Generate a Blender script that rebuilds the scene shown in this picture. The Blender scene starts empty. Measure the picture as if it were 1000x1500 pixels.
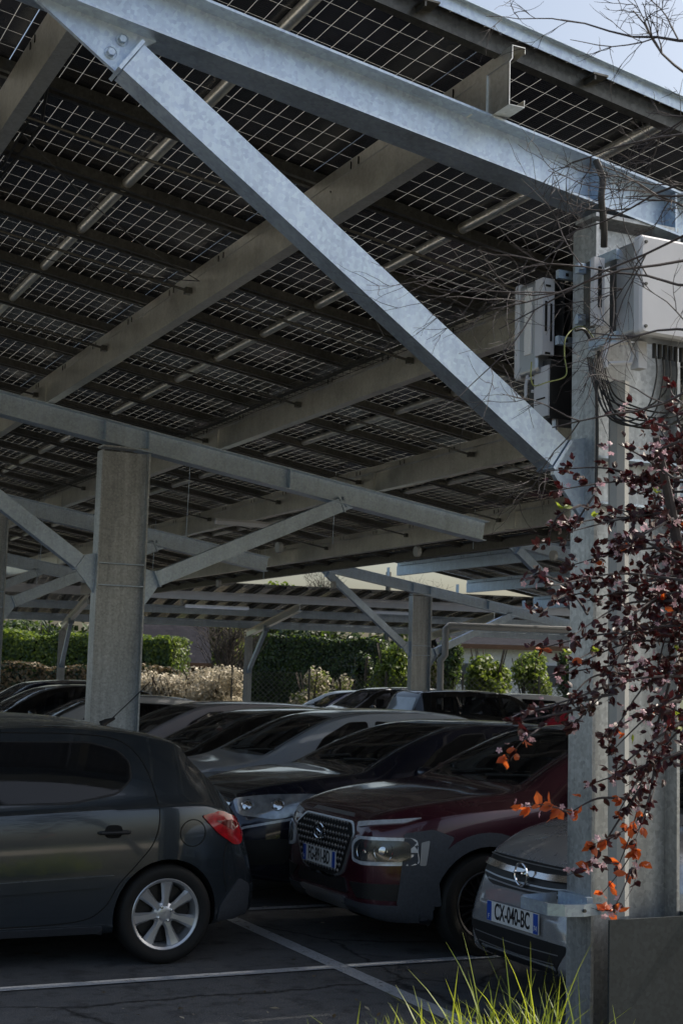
import bpy, bmesh, math, random
from mathutils import Vector, Matrix, geometry
from mathutils.bvhtree import BVHTree
random.seed(7)
sc = bpy.context.scene
COL = sc.collection
rad = math.radians

# ------------------------------------------------------------------ camera
FPX, HC, YAW, ROLL = 2085.0, 1.8, .4463, .0288
PITCH = math.atan((993-750)/FPX)
cF = Vector((math.sin(YAW)*math.cos(PITCH), math.cos(YAW)*math.cos(PITCH), math.sin(PITCH)))
cR0 = Vector((math.cos(YAW), -math.sin(YAW), 0)); cU0 = cR0.cross(cF)
cR = cR0*math.cos(ROLL)+cU0*math.sin(ROLL); cU = cU0*math.cos(ROLL)-cR0*math.sin(ROLL)
cC = Vector((0, 0, HC))
cam_d = bpy.data.cameras.new('camera'); cam = bpy.data.objects.new('camera', cam_d); COL.objects.link(cam)
cam_d.sensor_fit = 'VERTICAL'; cam_d.sensor_height = 36; cam_d.sensor_width = 24; cam_d.lens = 36*FPX/1500
cam_d.clip_start = .05; cam_d.clip_end = 3000
M = Matrix((cR, cU, -cF)).transposed().to_4x4(); M.translation = cC; cam.matrix_world = M
sc.camera = cam
cam_d.dof.use_dof = True; cam_d.dof.focus_distance = 8.5; cam_d.dof.aperture_fstop = 9

def ray(x, y): return cF+cR*((x-500)/FPX)-cU*((y-750)/FPX)
def dp(x, y, d): return cC+ray(x, y)*d                     # point at a depth
def yp(x, y, Y): r = ray(x, y); return cC+r*(Y/r.y)        # point on the plane y = Y
def xp(x, y, X): r = ray(x, y); return cC+r*(X/r.x)
def gp(x, y, z=0): r = ray(x, y); return cC+r*((z-HC)/r.z)

# ------------------------------------------------------------------ object helpers
def tag(o, label=None, cat=None, group=None, kind=None):
    if label: o['label'] = label
    if cat: o['category'] = cat
    if group: o['group'] = group
    if kind: o['kind'] = kind
    return o
def thing(name, label, cat, loc=(0, 0, 0), rz=0, group=None):
    o = bpy.data.objects.new(name, None); COL.objects.link(o); o.empty_display_size = .2
    o.location = loc; o.rotation_euler = (0, 0, rz)
    return tag(o, label, cat, group)
class MB:
    def __init__(s): s.v = []; s.f = []; s.m = []; s.uv = []
    def add(s, vs, fs, m=0, uvs=None):
        b = len(s.v); s.v += [tuple(v) for v in vs]
        for i, f in enumerate(fs):
            s.f.append(tuple(b+k for k in f)); s.m.append(m)
            s.uv.append(uvs[i] if uvs else None)
    def box(s, c, d, m=0, R=None):
        c = Vector(c); h = Vector(d)/2; vs = []
        for z in (-1, 1):
            for x, y in ((-1, -1), (1, -1), (1, 1), (-1, 1)):
                p = Vector((x*h.x, y*h.y, z*h.z))
                if R: p = R @ p
                vs.append(c+p)
        s.add(vs, [(3, 2, 1, 0), (4, 5, 6, 7), (0, 1, 5, 4), (1, 2, 6, 5), (2, 3, 7, 6), (3, 0, 4, 7)], m)
    def prism(s, prof, p0, p1, up=(0, 0, 1), m=0, caps=True):
        "sweep a 2D profile (a = sideways, b = up) from p0 to p1"
        p0 = Vector(p0); p1 = Vector(p1); d = (p1-p0).normalized(); up = Vector(up)
        a = d.cross(up).normalized(); b = a.cross(d).normalized(); n = len(prof)
        vs = [p0+a*q[0]+b*q[1] for q in prof]+[p1+a*q[0]+b*q[1] for q in prof]
        fs = [(i, (i+1) % n, n+(i+1) % n, n+i) for i in range(n)]
        if caps: fs += [tuple(reversed(range(n))), tuple(range(n, 2*n))]
        s.add(vs, fs, m)
    def tube(s, pts, r, n=8, m=0, caps=True):
        pts = [Vector(p) for p in pts]; k = len(pts); rs = r if isinstance(r, (list, tuple)) else [r]*k
        vs = []; prev = None
        for i, p in enumerate(pts):
            t = (pts[min(i+1, k-1)]-pts[max(i-1, 0)]).normalized()
            if prev is None:
                a = t.cross(Vector((0, 0, 1)))
                if a.length < .05: a = t.cross(Vector((0, 1, 0)))
                a.normalize()
            else: a = (prev-t*prev.dot(t)).normalized()
            prev = a; b = t.cross(a)
            for j in range(n):
                w = 2*math.pi*j/n; vs.append(p+(a*math.cos(w)+b*math.sin(w))*rs[i])
        fs = [(i*n+j, i*n+(j+1) % n, (i+1)*n+(j+1) % n, (i+1)*n+j) for i in range(k-1) for j in range(n)]
        if caps: fs += [tuple(reversed(range(n))), tuple(range((k-1)*n, k*n))]
        s.add(vs, fs, m)
    def lathe(s, prof, c, axis='y', n=32, m=0):
        "prof = (radius, axial); closed ring surface"
        vs = []; k = len(prof)
        for j in range(n):
            w = 2*math.pi*j/n
            for r, h in prof:
                vs.append((c[0]+r*math.cos(w), c[1]+h, c[2]+r*math.sin(w)) if axis == 'y' else (c[0]+r*math.cos(w), c[1]+r*math.sin(w), c[2]+h))
        fs = [(j*k+i, ((j+1) % n)*k+i, ((j+1) % n)*k+i+1, j*k+i+1) for j in range(n) for i in range(k-1)]
        s.add(vs, fs, m)
    def build(s, name, mats, parent=None, smooth=False, angle=40):
        me = bpy.data.meshes.new(name); me.from_pydata(s.v, [], s.f)
        if not isinstance(mats, (list, tuple)): mats = [mats]
        for q in mats: me.materials.append(q)
        if any(s.m): me.polygons.foreach_set('material_index', s.m)
        if any(u for u in s.uv):
            ul = me.uv_layers.new(name='UVMap'); k = 0; dat = []
            for f, u in zip(s.f, s.uv):
                for i in range(len(f)): dat += list(u[i]) if u else [0, 0]
            ul.data.foreach_set('uv', dat)
        if smooth:
            me.polygons.foreach_set('use_smooth', [True]*len(me.polygons))
            if angle: me.set_sharp_from_angle(angle=rad(angle))
        me.validate(); me.update()
        o = bpy.data.objects.new(name, me); COL.objects.link(o)
        if parent: o.parent = parent
        return o

def spl(pts, n=6):
    P = [Vector(p) for p in pts]; out = []
    for i in range(len(P)-1):
        a, b, c, d = P[max(i-1, 0)], P[i], P[i+1], P[min(i+2, len(P)-1)]
        for k in range(n):
            t = k/n; out.append(.5*((2*b)+(c-a)*t+(2*a-5*b+4*c-d)*t*t+(3*b-a-3*c+d)*t**3))
    return out+[P[-1]]
# ------------------------------------------------------------------ materials
def newmat(name):
    m = bpy.data.materials.new(name); m.use_nodes = True; nt = m.node_tree
    b = nt.nodes['Principled BSDF']; return m, nt, b
def lk(nt, a, b): nt.links.new(a, b)
def noise(nt, scale, detail=4, rough=.55, coord='Object', mapscale=None):
    tc = nt.nodes.new('ShaderNodeTexCoord'); n = nt.nodes.new('ShaderNodeTexNoise')
    n.inputs['Scale'].default_value = scale; n.inputs['Detail'].default_value = detail; n.inputs['Roughness'].default_value = rough
    if mapscale:
        mp = nt.nodes.new('ShaderNodeMapping'); mp.inputs['Scale'].default_value = mapscale
        lk(nt, tc.outputs[coord], mp.inputs['Vector']); lk(nt, mp.outputs[0], n.inputs['Vector'])
    else: lk(nt, tc.outputs[coord], n.inputs['Vector'])
    return n
def ramp(nt, src, stops):
    r = nt.nodes.new('ShaderNodeValToRGB'); lk(nt, src, r.inputs[0])
    e = r.color_ramp.elements
    while len(e) < len(stops): e.new(.5)
    for k, (p, c) in enumerate(stops): e[k].position = p; e[k].color = (*c, 1) if len(c) == 3 else c
    return r
def bump(nt, b, src, st, dist=.01):
    bp = nt.nodes.new('ShaderNodeBump'); bp.inputs['Strength'].default_value = st; bp.inputs['Distance'].default_value = dist
    lk(nt, src, bp.inputs['Height']); lk(nt, bp.outputs[0], b.inputs['Normal'])
def simple(name, col, rough=.5, metal=0, var=.15, scale=8, coat=0, bumpst=0):
    m, nt, b = newmat(name); b.inputs['Roughness'].default_value = rough; b.inputs['Metallic'].default_value = metal
    n = noise(nt, scale)
    r = ramp(nt, n.outputs['Fac'], [(.3, tuple(c*(1-var) for c in col)), (.7, tuple(min(1, c*(1+var)) for c in col))])
    lk(nt, r.outputs[0], b.inputs['Base Color'])
    if coat: b.inputs['Coat Weight'].default_value = coat; b.inputs['Coat Roughness'].default_value = .03
    if bumpst: bump(nt, b, n.outputs['Fac'], bumpst)
    return m
def galv(name, col, rough=.42, metal=.75, streak=.25):
    m, nt, b = newmat(name)
    tc = nt.nodes.new('ShaderNodeTexCoord')
    v = nt.nodes.new('ShaderNodeTexVoronoi'); v.inputs['Scale'].default_value = 55; lk(nt, tc.outputs['Object'], v.inputs['Vector'])
    n = noise(nt, 3.5, 6, .65); n2 = noise(nt, 2.2, 5, .7, mapscale=(6, 6, .35))
    r1 = ramp(nt, n.outputs['Fac'], [(.25, tuple(c*.86 for c in col)), (.75, tuple(min(1, c*1.12) for c in col))])
    r2 = ramp(nt, n2.outputs['Fac'], [(.35, (1-streak,)*3), (.65, (1.0,)*3)])
    mx = nt.nodes.new('ShaderNodeMix'); mx.data_type = 'RGBA'; mx.blend_type = 'MULTIPLY'; mx.inputs[0].default_value = 1
    lk(nt, r1.outputs[0], mx.inputs[6]); lk(nt, r2.outputs[0], mx.inputs[7])
    mx2 = nt.nodes.new('ShaderNodeMix'); mx2.data_type = 'RGBA'; mx2.blend_type = 'OVERLAY'; mx2.inputs[0].default_value = .22
    lk(nt, mx.outputs[2], mx2.inputs[6]); vb = nt.nodes.new('ShaderNodeRGBToBW'); lk(nt, v.outputs['Color'], vb.inputs[0]); lk(nt, vb.outputs[0], mx2.inputs[7])
    hs = nt.nodes.new('ShaderNodeHueSaturation'); hs.inputs['Saturation'].default_value = .65; lk(nt, mx2.outputs[2], hs.inputs['Color'])
    lk(nt, hs.outputs[0], b.inputs['Base Color'])
    b.inputs['Metallic'].default_value = metal
    rr = nt.nodes.new('ShaderNodeMapRange'); rr.inputs[3].default_value = rough-.08; rr.inputs[4].default_value = rough+.16
    lk(nt, n.outputs['Fac'], rr.inputs[0]); lk(nt, rr.outputs[0], b.inputs['Roughness'])
    bump(nt, b, n.outputs['Fac'], .08, .01)
    return m
def paint(name, col, metal=.35, rough=.32, coat=1.0, dirt=.0):
    m, nt, b = newmat(name); b.inputs['Metallic'].default_value = metal
    n = noise(nt, 2.3, 6, .7); f = noise(nt, 420, 1)
    r = ramp(nt, f.outputs['Fac'], [(.35, tuple(c*.8 for c in col)), (.7, tuple(min(1, c*1.25) for c in col))])
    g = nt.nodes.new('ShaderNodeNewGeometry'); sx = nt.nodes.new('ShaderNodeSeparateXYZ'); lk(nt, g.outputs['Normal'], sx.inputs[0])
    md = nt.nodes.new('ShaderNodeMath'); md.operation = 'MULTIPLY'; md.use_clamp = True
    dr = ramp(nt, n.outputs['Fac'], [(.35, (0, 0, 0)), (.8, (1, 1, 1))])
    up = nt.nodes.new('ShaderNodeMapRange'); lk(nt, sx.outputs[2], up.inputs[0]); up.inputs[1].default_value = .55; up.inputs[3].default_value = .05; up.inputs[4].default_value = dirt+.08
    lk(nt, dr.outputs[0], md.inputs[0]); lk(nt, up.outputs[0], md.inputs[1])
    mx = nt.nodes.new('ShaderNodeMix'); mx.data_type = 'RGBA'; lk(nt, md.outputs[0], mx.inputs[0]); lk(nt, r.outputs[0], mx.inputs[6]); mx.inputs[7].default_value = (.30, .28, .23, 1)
    lk(nt, mx.outputs[2], b.inputs['Base Color'])
    rr = nt.nodes.new('ShaderNodeMapRange'); lk(nt, md.outputs[0], rr.inputs[0]); rr.inputs[3].default_value = rough; rr.inputs[4].default_value = .75
    lk(nt, rr.outputs[0], b.inputs['Roughness'])
    b.inputs['Coat Weight'].default_value = coat
    cr = nt.nodes.new('ShaderNodeMapRange'); lk(nt, md.outputs[0], cr.inputs[0]); cr.inputs[3].default_value = .04; cr.inputs[4].default_value = .6
    lk(nt, cr.outputs[0], b.inputs['Coat Roughness'])
    return m
def leafmat(name, c1, c2, trans=.5, tcol=None, rough=.45, scale=6):
    m, nt, b = newmat(name); n = noise(nt, scale, 3)
    r = ramp(nt, n.outputs['Fac'], [(.35, c1), (.65, c2)])
    lk(nt, r.outputs[0], b.inputs['Base Color']); b.inputs['Roughness'].default_value = rough
    t = nt.nodes.new('ShaderNodeBsdfTranslucent'); mix = nt.nodes.new('ShaderNodeMixShader'); mix.inputs[0].default_value = trans
    if tcol: t.inputs[0].default_value = (*tcol, 1)
    else: lk(nt, r.outputs[0], t.inputs[0])
    lk(nt, b.outputs[0], mix.inputs[1]); lk(nt, t.outputs[0], mix.inputs[2])
    lk(nt, mix.outputs[0], nt.nodes['Material Output'].inputs[0]); return m

STEEL = galv('galvanised steel', (.41, .56, .74), .40, .88, .12)  # blue of the sky light is tinted into the base colour
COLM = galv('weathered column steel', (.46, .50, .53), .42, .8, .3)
STEEL_W = galv('bounce tinted galvanised steel', (.74, .73, .66), .30, .88, .1)  # warm copy of the steel, ground bounce put into the colour
STEEL_D = galv('dull galvanised steel', (.11, .11, .10), .35, .75)
PIPE = simple('grey pvc pipe', (.30, .31, .31), .45, 0, .08)
BLACKP = simple('black plastic', (.014, .014, .015), .45, 0, .2, 30)
CLAD = simple('charcoal cladding', (.050, .056, .068), .5, 0, .2, 60)
RUBBER = simple('tyre rubber', (.008, .008, .008), .75, 0, .25, 40)
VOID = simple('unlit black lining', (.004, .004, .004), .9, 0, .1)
ALLOY = simple('silver alloy', (.62, .63, .65), .3, .75, .06, 5)
ALLOY_D = simple('dark alloy', (.05, .05, .053), .35, .7, .1, 5)
CHROME = simple('chrome', (.75, .76, .78), .12, 1, .03, 5)
SATIN = simple('satin silver trim', (.42, .43, .45), .32, .8, .05, 5)
WHITE = simple('white enamel', (.55, .57, .62), .4, 0, .05, 6)
WHITEPLATE = simple('plate white', (.72, .73, .74), .35, 0, .05, 60)
BLUEP = simple('plate blue', (.02, .08, .42), .4, 0, .08)
INK = simple('black ink', (.012, .012, .014), .4, 0, .1)
def glassmat(name, col=(.006, .007, .009)):
    m, nt, b = newmat(name); n = noise(nt, 3, 4)
    r = ramp(nt, n.outputs['Fac'], [(.3, tuple(c*.6 for c in col)), (.7, tuple(c*1.4 for c in col))]); lk(nt, r.outputs[0], b.inputs['Base Color'])
    b.inputs['Roughness'].default_value = .03; b.inputs['IOR'].default_value = 1.55; b.inputs['Specular IOR Level'].default_value = .6
    b.inputs['Alpha'].default_value = .62
    return m
GLASS = glassmat('tinted car glass')
LENS = simple('headlight lens', (.33, .36, .40), .12, .45, .35, 14, 1)
LENS2 = simple('smoked headlight lens', (.06, .066, .075), .1, .4, .5, 14, 1)
DRL = simple('running light lens', (.62, .66, .72), .18, .2, .15, 40, 1)
PGLASS = simple('glass with painted reflection', (.26, .29, .30), .08, .2, .3, 3, 1)  # pale base colour stands in for sky reflected in a rear window
REDL = simple('red tail lens', (.42, .006, .012), .12, 0, .4, 25, 1)
REDD = simple('dark red tail lens', (.14, .004, .006), .12, 0, .3, 25, 1)
PALEST = galv('pale steel', (.62, .64, .64), .5, .3)
EDGE_SHINE = simple('painted pillar highlight', (.55, .57, .60), .16, .9, .1, 6, 1)  # bright silver standing in for sky highlights on pillars and roof edges
SEAT = simple('seat fabric', (.06, .06, .065), .9, 0, .2, 30)

def panelmat():
    m, nt, b = newmat('bifacial solar cells')
    uv = nt.nodes.new('ShaderNodeUVMap'); sx = nt.nodes.new('ShaderNodeSeparateXYZ'); lk(nt, uv.outputs[0], sx.inputs[0])
    def line(src, pitch, w):
        d = nt.nodes.new('ShaderNodeMath'); d.operation = 'DIVIDE'; lk(nt, src, d.inputs[0]); d.inputs[1].default_value = pitch
        f = nt.nodes.new('ShaderNodeMath'); f.operation = 'PINGPONG'; lk(nt, d.outputs[0], f.inputs[0]); f.inputs[1].default_value = .5
        l = nt.nodes.new('ShaderNodeMath'); l.operation = 'LESS_THAN'; lk(nt, f.outputs[0], l.inputs[0]); l.inputs[1].default_value = w/pitch/2
        return l.outputs[0]
    a = line(sx.outputs[0], .0965, .0034); c = line(sx.outputs[1], .188, .0034)
    mx = nt.nodes.new('ShaderNodeMath'); mx.operation = 'MAXIMUM'; lk(nt, a, mx.inputs[0]); lk(nt, c, mx.inputs[1])
    bb = line(sx.outputs[1], .0188, .0009)
    n = noise(nt, 1.6, 5, .6)
    cell = ramp(nt, n.outputs['Fac'], [(.35, (.022, .022, .024)), (.75, (.045, .047, .062))])
    m2 = nt.nodes.new('ShaderNodeMix'); m2.data_type = 'RGBA'; lk(nt, cell.outputs[0], m2.inputs[6]); m2.inputs[7].default_value = (.06, .06, .06, 1)
    lk(nt, bb, m2.inputs[0]); lk(nt, m2.outputs[2], b.inputs['Base Color'])
    b.inputs['Roughness'].default_value = .24
    t = nt.nodes.new('ShaderNodeBsdfTranslucent'); t.inputs[0].default_value = (.20, .19, .155, 1)
    df = nt.nodes.new('ShaderNodeBsdfDiffuse'); df.inputs[0].default_value = (.6, .58, .5, 1)
    ad = nt.nodes.new('ShaderNodeMixShader'); ad.inputs[0].default_value = .45; lk(nt, df.outputs[0], ad.inputs[1]); lk(nt, t.outputs[0], ad.inputs[2])
    tr = nt.nodes.new('ShaderNodeBsdfTransparent'); ad2 = nt.nodes.new('ShaderNodeMixShader'); ad2.inputs[0].default_value = .14; lk(nt, ad.outputs[0], ad2.inputs[1]); lk(nt, tr.outputs[0], ad2.inputs[2]); ad = ad2
    mix = nt.nodes.new('ShaderNodeMixShader'); lk(nt, mx.outputs[0], mix.inputs[0]); lk(nt, b.outputs[0], mix.inputs[1]); lk(nt, ad.outputs[0], mix.inputs[2])
    lk(nt, mix.outputs[0], nt.nodes['Material Output'].inputs[0]); return m
PV = panelmat()

def asphalt():
    m, nt, b = newmat('asphalt'); n = noise(nt, 160, 4, .7); n2 = noise(nt, .7, 6, .6); n3 = noise(nt, 6, 5, .65)
    v = nt.nodes.new('ShaderNodeTexVoronoi'); v.inputs['Scale'].default_value = 130
    tc = nt.nodes.new('ShaderNodeTexCoord'); lk(nt, tc.outputs['Object'], v.inputs['Vector'])
    r = ramp(nt, n2.outputs['Fac'], [(.3, (.085, .088, .094)), (.7, (.135, .138, .144))])
    r2 = ramp(nt, n.outputs['Fac'], [(.35, (.42,)*3), (.7, (1.8,)*3)])
    r3 = ramp(nt, n3.outputs['Fac'], [(.30, (.45,)*3), (.50, (1.1,)*3)])
    mx = nt.nodes.new('ShaderNodeMix'); mx.data_type = 'RGBA'; mx.blend_type = 'MULTIPLY'; mx.inputs[0].default_value = 1
    lk(nt, r.outputs[0], mx.inputs[6]); lk(nt, r2.outputs[0], mx.inputs[7])
    my = nt.nodes.new('ShaderNodeMix'); my.data_type = 'RGBA'; my.blend_type = 'MULTIPLY'; my.inputs[0].default_value = 1
    lk(nt, mx.outputs[2], my.inputs[6]); lk(nt, r3.outputs[0], my.inputs[7])
    # fine cracks
    vc = nt.nodes.new('ShaderNodeTexVoronoi'); vc.feature = 'DISTANCE_TO_EDGE'; vc.inputs['Scale'].default_value = .55
    nn = noise(nt, 2.5, 5, .7); ad = nt.nodes.new('ShaderNodeMix'); ad.data_type = 'RGBA'; ad.inputs[0].default_value = .16
    lk(nt, tc.outputs['Object'], ad.inputs[6]); lk(nt, nn.outputs['Color'], ad.inputs[7]); lk(nt, ad.outputs[2], vc.inputs['Vector'])
    cr = ramp(nt, vc.outputs['Distance'], [(.0, (.15,)*3), (.010, (1,)*3)])
    mz = nt.nodes.new('ShaderNodeMix'); mz.data_type = 'RGBA'; mz.blend_type = 'MULTIPLY'; mz.inputs[0].default_value = 1
    lk(nt, my.outputs[2], mz.inputs[6]); lk(nt, cr.outputs[0], mz.inputs[7])
    lk(nt, mz.outputs[2], b.inputs['Base Color']); b.inputs['Roughness'].default_value = .82
    bump(nt, b, v.outputs['Distance'], .5, .006); return m
ASPH = asphalt()
def linepaint():
    m, nt, b = newmat('worn white road paint'); n = noise(nt, 14, 8, .75); n2 = noise(nt, 150, 3)
    r = ramp(nt, n.outputs['Fac'], [(.34, (.10, .10, .105)), (.44, (.60, .62, .66))])
    r2 = ramp(nt, n2.outputs['Fac'], [(.3, (.5,)*3), (.6, (1,)*3)])
    mx = nt.nodes.new('ShaderNodeMix'); mx.data_type = 'RGBA'; mx.blend_type = 'MULTIPLY'; mx.inputs[0].default_value = 1
    lk(nt, r.outputs[0], mx.inputs[6]); lk(nt, r2.outputs[0], mx.inputs[7]); lk(nt, mx.outputs[2], b.inputs['Base Color'])
    b.inputs['Roughness'].default_value = .8; bump(nt, b, n2.outputs['Fac'], .4, .005); return m
LINE = linepaint()
SOIL = simple('verge soil', (.07, .06, .035), .95, 0, .5, 9, 0, .6)
GRASS = leafmat('grass blades', (.09, .15, .012), (.22, .28, .03), .45, (.50, .58, .05))
GRASS_D = leafmat('dull grass', (.05, .08, .02), (.10, .12, .04), .3)
HEDGE = leafmat('hedge leaves', (.018, .040, .009), (.050, .085, .018), .3, (.16, .25, .03), scale=1.5)
HEDGE_L = leafmat('light shrub leaves', (.06, .11, .015), (.17, .21, .035), .35, (.3, .4, .05), scale=1.5)
HEDGE_D = leafmat('dark evergreen leaves', (.010, .022, .008), (.025, .045, .012), .2, scale=1.5)
DRYL = leafmat('dry brown leaves', (.10, .07, .035), (.20, .15, .08), .3, scale=1.5)
PALE = leafmat('pale dry blossom', (.32, .28, .20), (.66, .60, .47), .3, scale=3)
BARK = simple('bark', (.05, .042, .035), .9, 0, .3, 20)
TWIG = simple('grey twig', (.045, .040, .045), .8, 0, .3, 20)
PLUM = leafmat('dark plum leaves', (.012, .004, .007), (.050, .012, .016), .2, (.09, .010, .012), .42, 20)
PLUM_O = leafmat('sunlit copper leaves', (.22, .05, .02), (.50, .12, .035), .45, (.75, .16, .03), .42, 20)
PINK = leafmat('pink blossom', (.50, .30, .38), (.72, .52, .58), .4, scale=30)
GREENL = leafmat('fresh green leaves', (.09, .14, .02), (.22, .26, .04), .4, (.4, .5, .06), scale=20)
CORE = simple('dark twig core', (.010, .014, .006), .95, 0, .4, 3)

# ------------------------------------------------------------------ world and light
w = bpy.data.worlds.new('World'); sc.world = w; w.use_nodes = True
SUN_AZ = Vector((math.cos(rad(-5)), math.sin(rad(-5)), 0)); SUN_EL = rad(47)
nt = w.node_tree; sky = nt.nodes.new('ShaderNodeTexSky'); sky.sky_type = 'NISHITA'; sky.sun_disc = False
sky.sun_elevation = SUN_EL; sky.sun_rotation = math.atan2(SUN_AZ.x, SUN_AZ.y); sky.air_density = 1.0; sky.dust_density = 5.0; sky.ozone_density = 1.2
bg = nt.nodes['Background']; bg.inputs[1].default_value = .20
tint = nt.nodes.new('ShaderNodeMix'); tint.data_type = 'RGBA'; tint.blend_type = 'MULTIPLY'; tint.inputs[0].default_value = 1; tint.inputs[7].default_value = (1.0, .99, .92, 1)
lk(nt, sky.outputs[0], tint.inputs[6]); lk(nt, tint.outputs[2], bg.inputs[0])
sd = bpy.data.lights.new('sun', 'SUN'); sd.energy = 4.6; sd.angle = rad(.5); sd.color = (1, .93, .82)
so = bpy.data.objects.new('sun', sd); COL.objects.link(so)
sdir = SUN_AZ*math.cos(SUN_EL)+Vector((0, 0, math.sin(SUN_EL))); so.rotation_euler = sdir.to_track_quat('Z', 'Y').to_euler(); so.location = (20, 0, 30)
sc.view_settings.view_transform = 'Standard'; sc.view_settings.look = 'None'; sc.view_settings.exposure = 0

# ------------------------------------------------------------------ ground
g = MB(); g.add([(-300, -60, -.012), (400, -60, -.012), (400, 700, -.012), (-300, 700, -.012)], [(0, 1, 2, 3)])
tag(g.build('ground', simple('field ground', (.06, .07, .03), .95, 0, .4, .3)), kind='structure')
g = MB(); g.add([(-60, 5.35, 0), (60, 5.35, 0), (60, 47.5, 0), (-60, 47.5, 0)], [(0, 1, 2, 3)])
tag(g.build('asphalt', ASPH), kind='structure')
g = MB(); N = 40
vs = []; fs = []
for j in range(12):
    for i in range(N+1):
        x = -4+i*14/N; y = -3+j*8.36/11
        z = .02+.10*math.sin(min(1, max(0, (5.36-y)/.8))*math.pi/2)+random.uniform(0, .035)*(j < 11)
        if j == 11: z = .01
        vs.append((x, y, z))
for j in range(11):
    for i in range(N):
        a = j*(N+1)+i; fs.append((a, a+1, a+N+2, a+N+1))
g.add(vs, fs); tag(g.build('verge_ground', SOIL, smooth=True), kind='structure')
g = MB()
g.add([(3.97, 5.4, .004), (4.09, 5.4, .004), (4.09, 34, .004), (3.97, 34, .004)], [(0, 1, 2, 3)])
for k in range(12):
    Y = 6.05+2.2*k
    if k == 0: continue
    g.add([(-.9, Y-.05, .008), (3.975, Y-.05, .008), (3.975, Y+.05, .008), (-.9, Y+.05, .008)], [(0, 1, 2, 3)])
    g.add([(4.085, Y-.05, .008), (9.2, Y-.05, .008), (9.2, Y+.05, .008), (4.085, Y+.05, .008)], [(0, 1, 2, 3)])
tag(g.build('parking_markings', LINE), kind='structure')

g = MB(); g.add([(-60, -20, .004), (60, -20, .004), (60, -3.0, .004), (-60, -3.0, .004)], [(0, 1, 2, 3)])  # added behind the camera, unseen, to bounce warm sunlight onto the steel
tag(g.build('unseen_bounce_gravel', simple('pale bounce gravel', (.55, .50, .41), .95, 0, .25, 30)), kind='structure')
g = MB(); g.add([(-45, 5.4, .006), (-3.2, 5.4, .006), (-3.2, 47, .006), (-45, 47, .006)], [(0, 1, 2, 3)])  # added left of the carport, out of view, to throw light back up
tag(g.build('unseen_bounce_slab', simple('pale bounce concrete', (.45, .43, .38), .9, 0, .2, 6)), kind='structure')
# ------------------------------------------------------------------ carports
SL = .158; KR = 5.117                           # canopy slope and rafter top height at x = 0
def ibeam(h, b, tw=.012, tf=.018):
    return [(-b/2, -h/2), (b/2, -h/2), (b/2, -h/2+tf), (tw/2, -h/2+tf), (tw/2, h/2-tf), (b/2, h/2-tf), (b/2, h/2), (-b/2, h/2), (-b/2, h/2-tf), (-tw/2, h/2-tf), (-tw/2, -h/2+tf), (-b/2, -h/2+tf)]
def rect(a, b): return [(-a/2, -b/2), (a/2, -b/2), (a/2, b/2), (-a/2, b/2)]
def polyth(pts, t):
    "thin section along a polyline"
    L = []; R = []
    for i, p in enumerate(pts):
        a = Vector(pts[max(0, i-1)]); c = Vector(pts[min(len(pts)-1, i+1)]); d = (c-a).normalized(); n = Vector((-d.y, d.x))
        L.append((p[0]+n.x*t/2, p[1]+n.y*t/2)); R.append((p[0]-n.x*t/2, p[1]-n.y*t/2))
    return L+R[::-1]
GIRD = polyth([(.085, .035), (.085, 0), (0, 0), (0, .215), (.014, .235), (.014, .30), (.085, .30), (.085, .27)], .005)
def girder(name, x, y0, y1, zr, mat, parent, extra=None, gh=.30):
    g = extra or MB(); g.prism([(-a, b*gh/.30) for a, b in GIRD][::-1], (x, y1, zr), (x, y0, zr), m=0)
    return g.build(name, [mat, VOID], parent)
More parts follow.
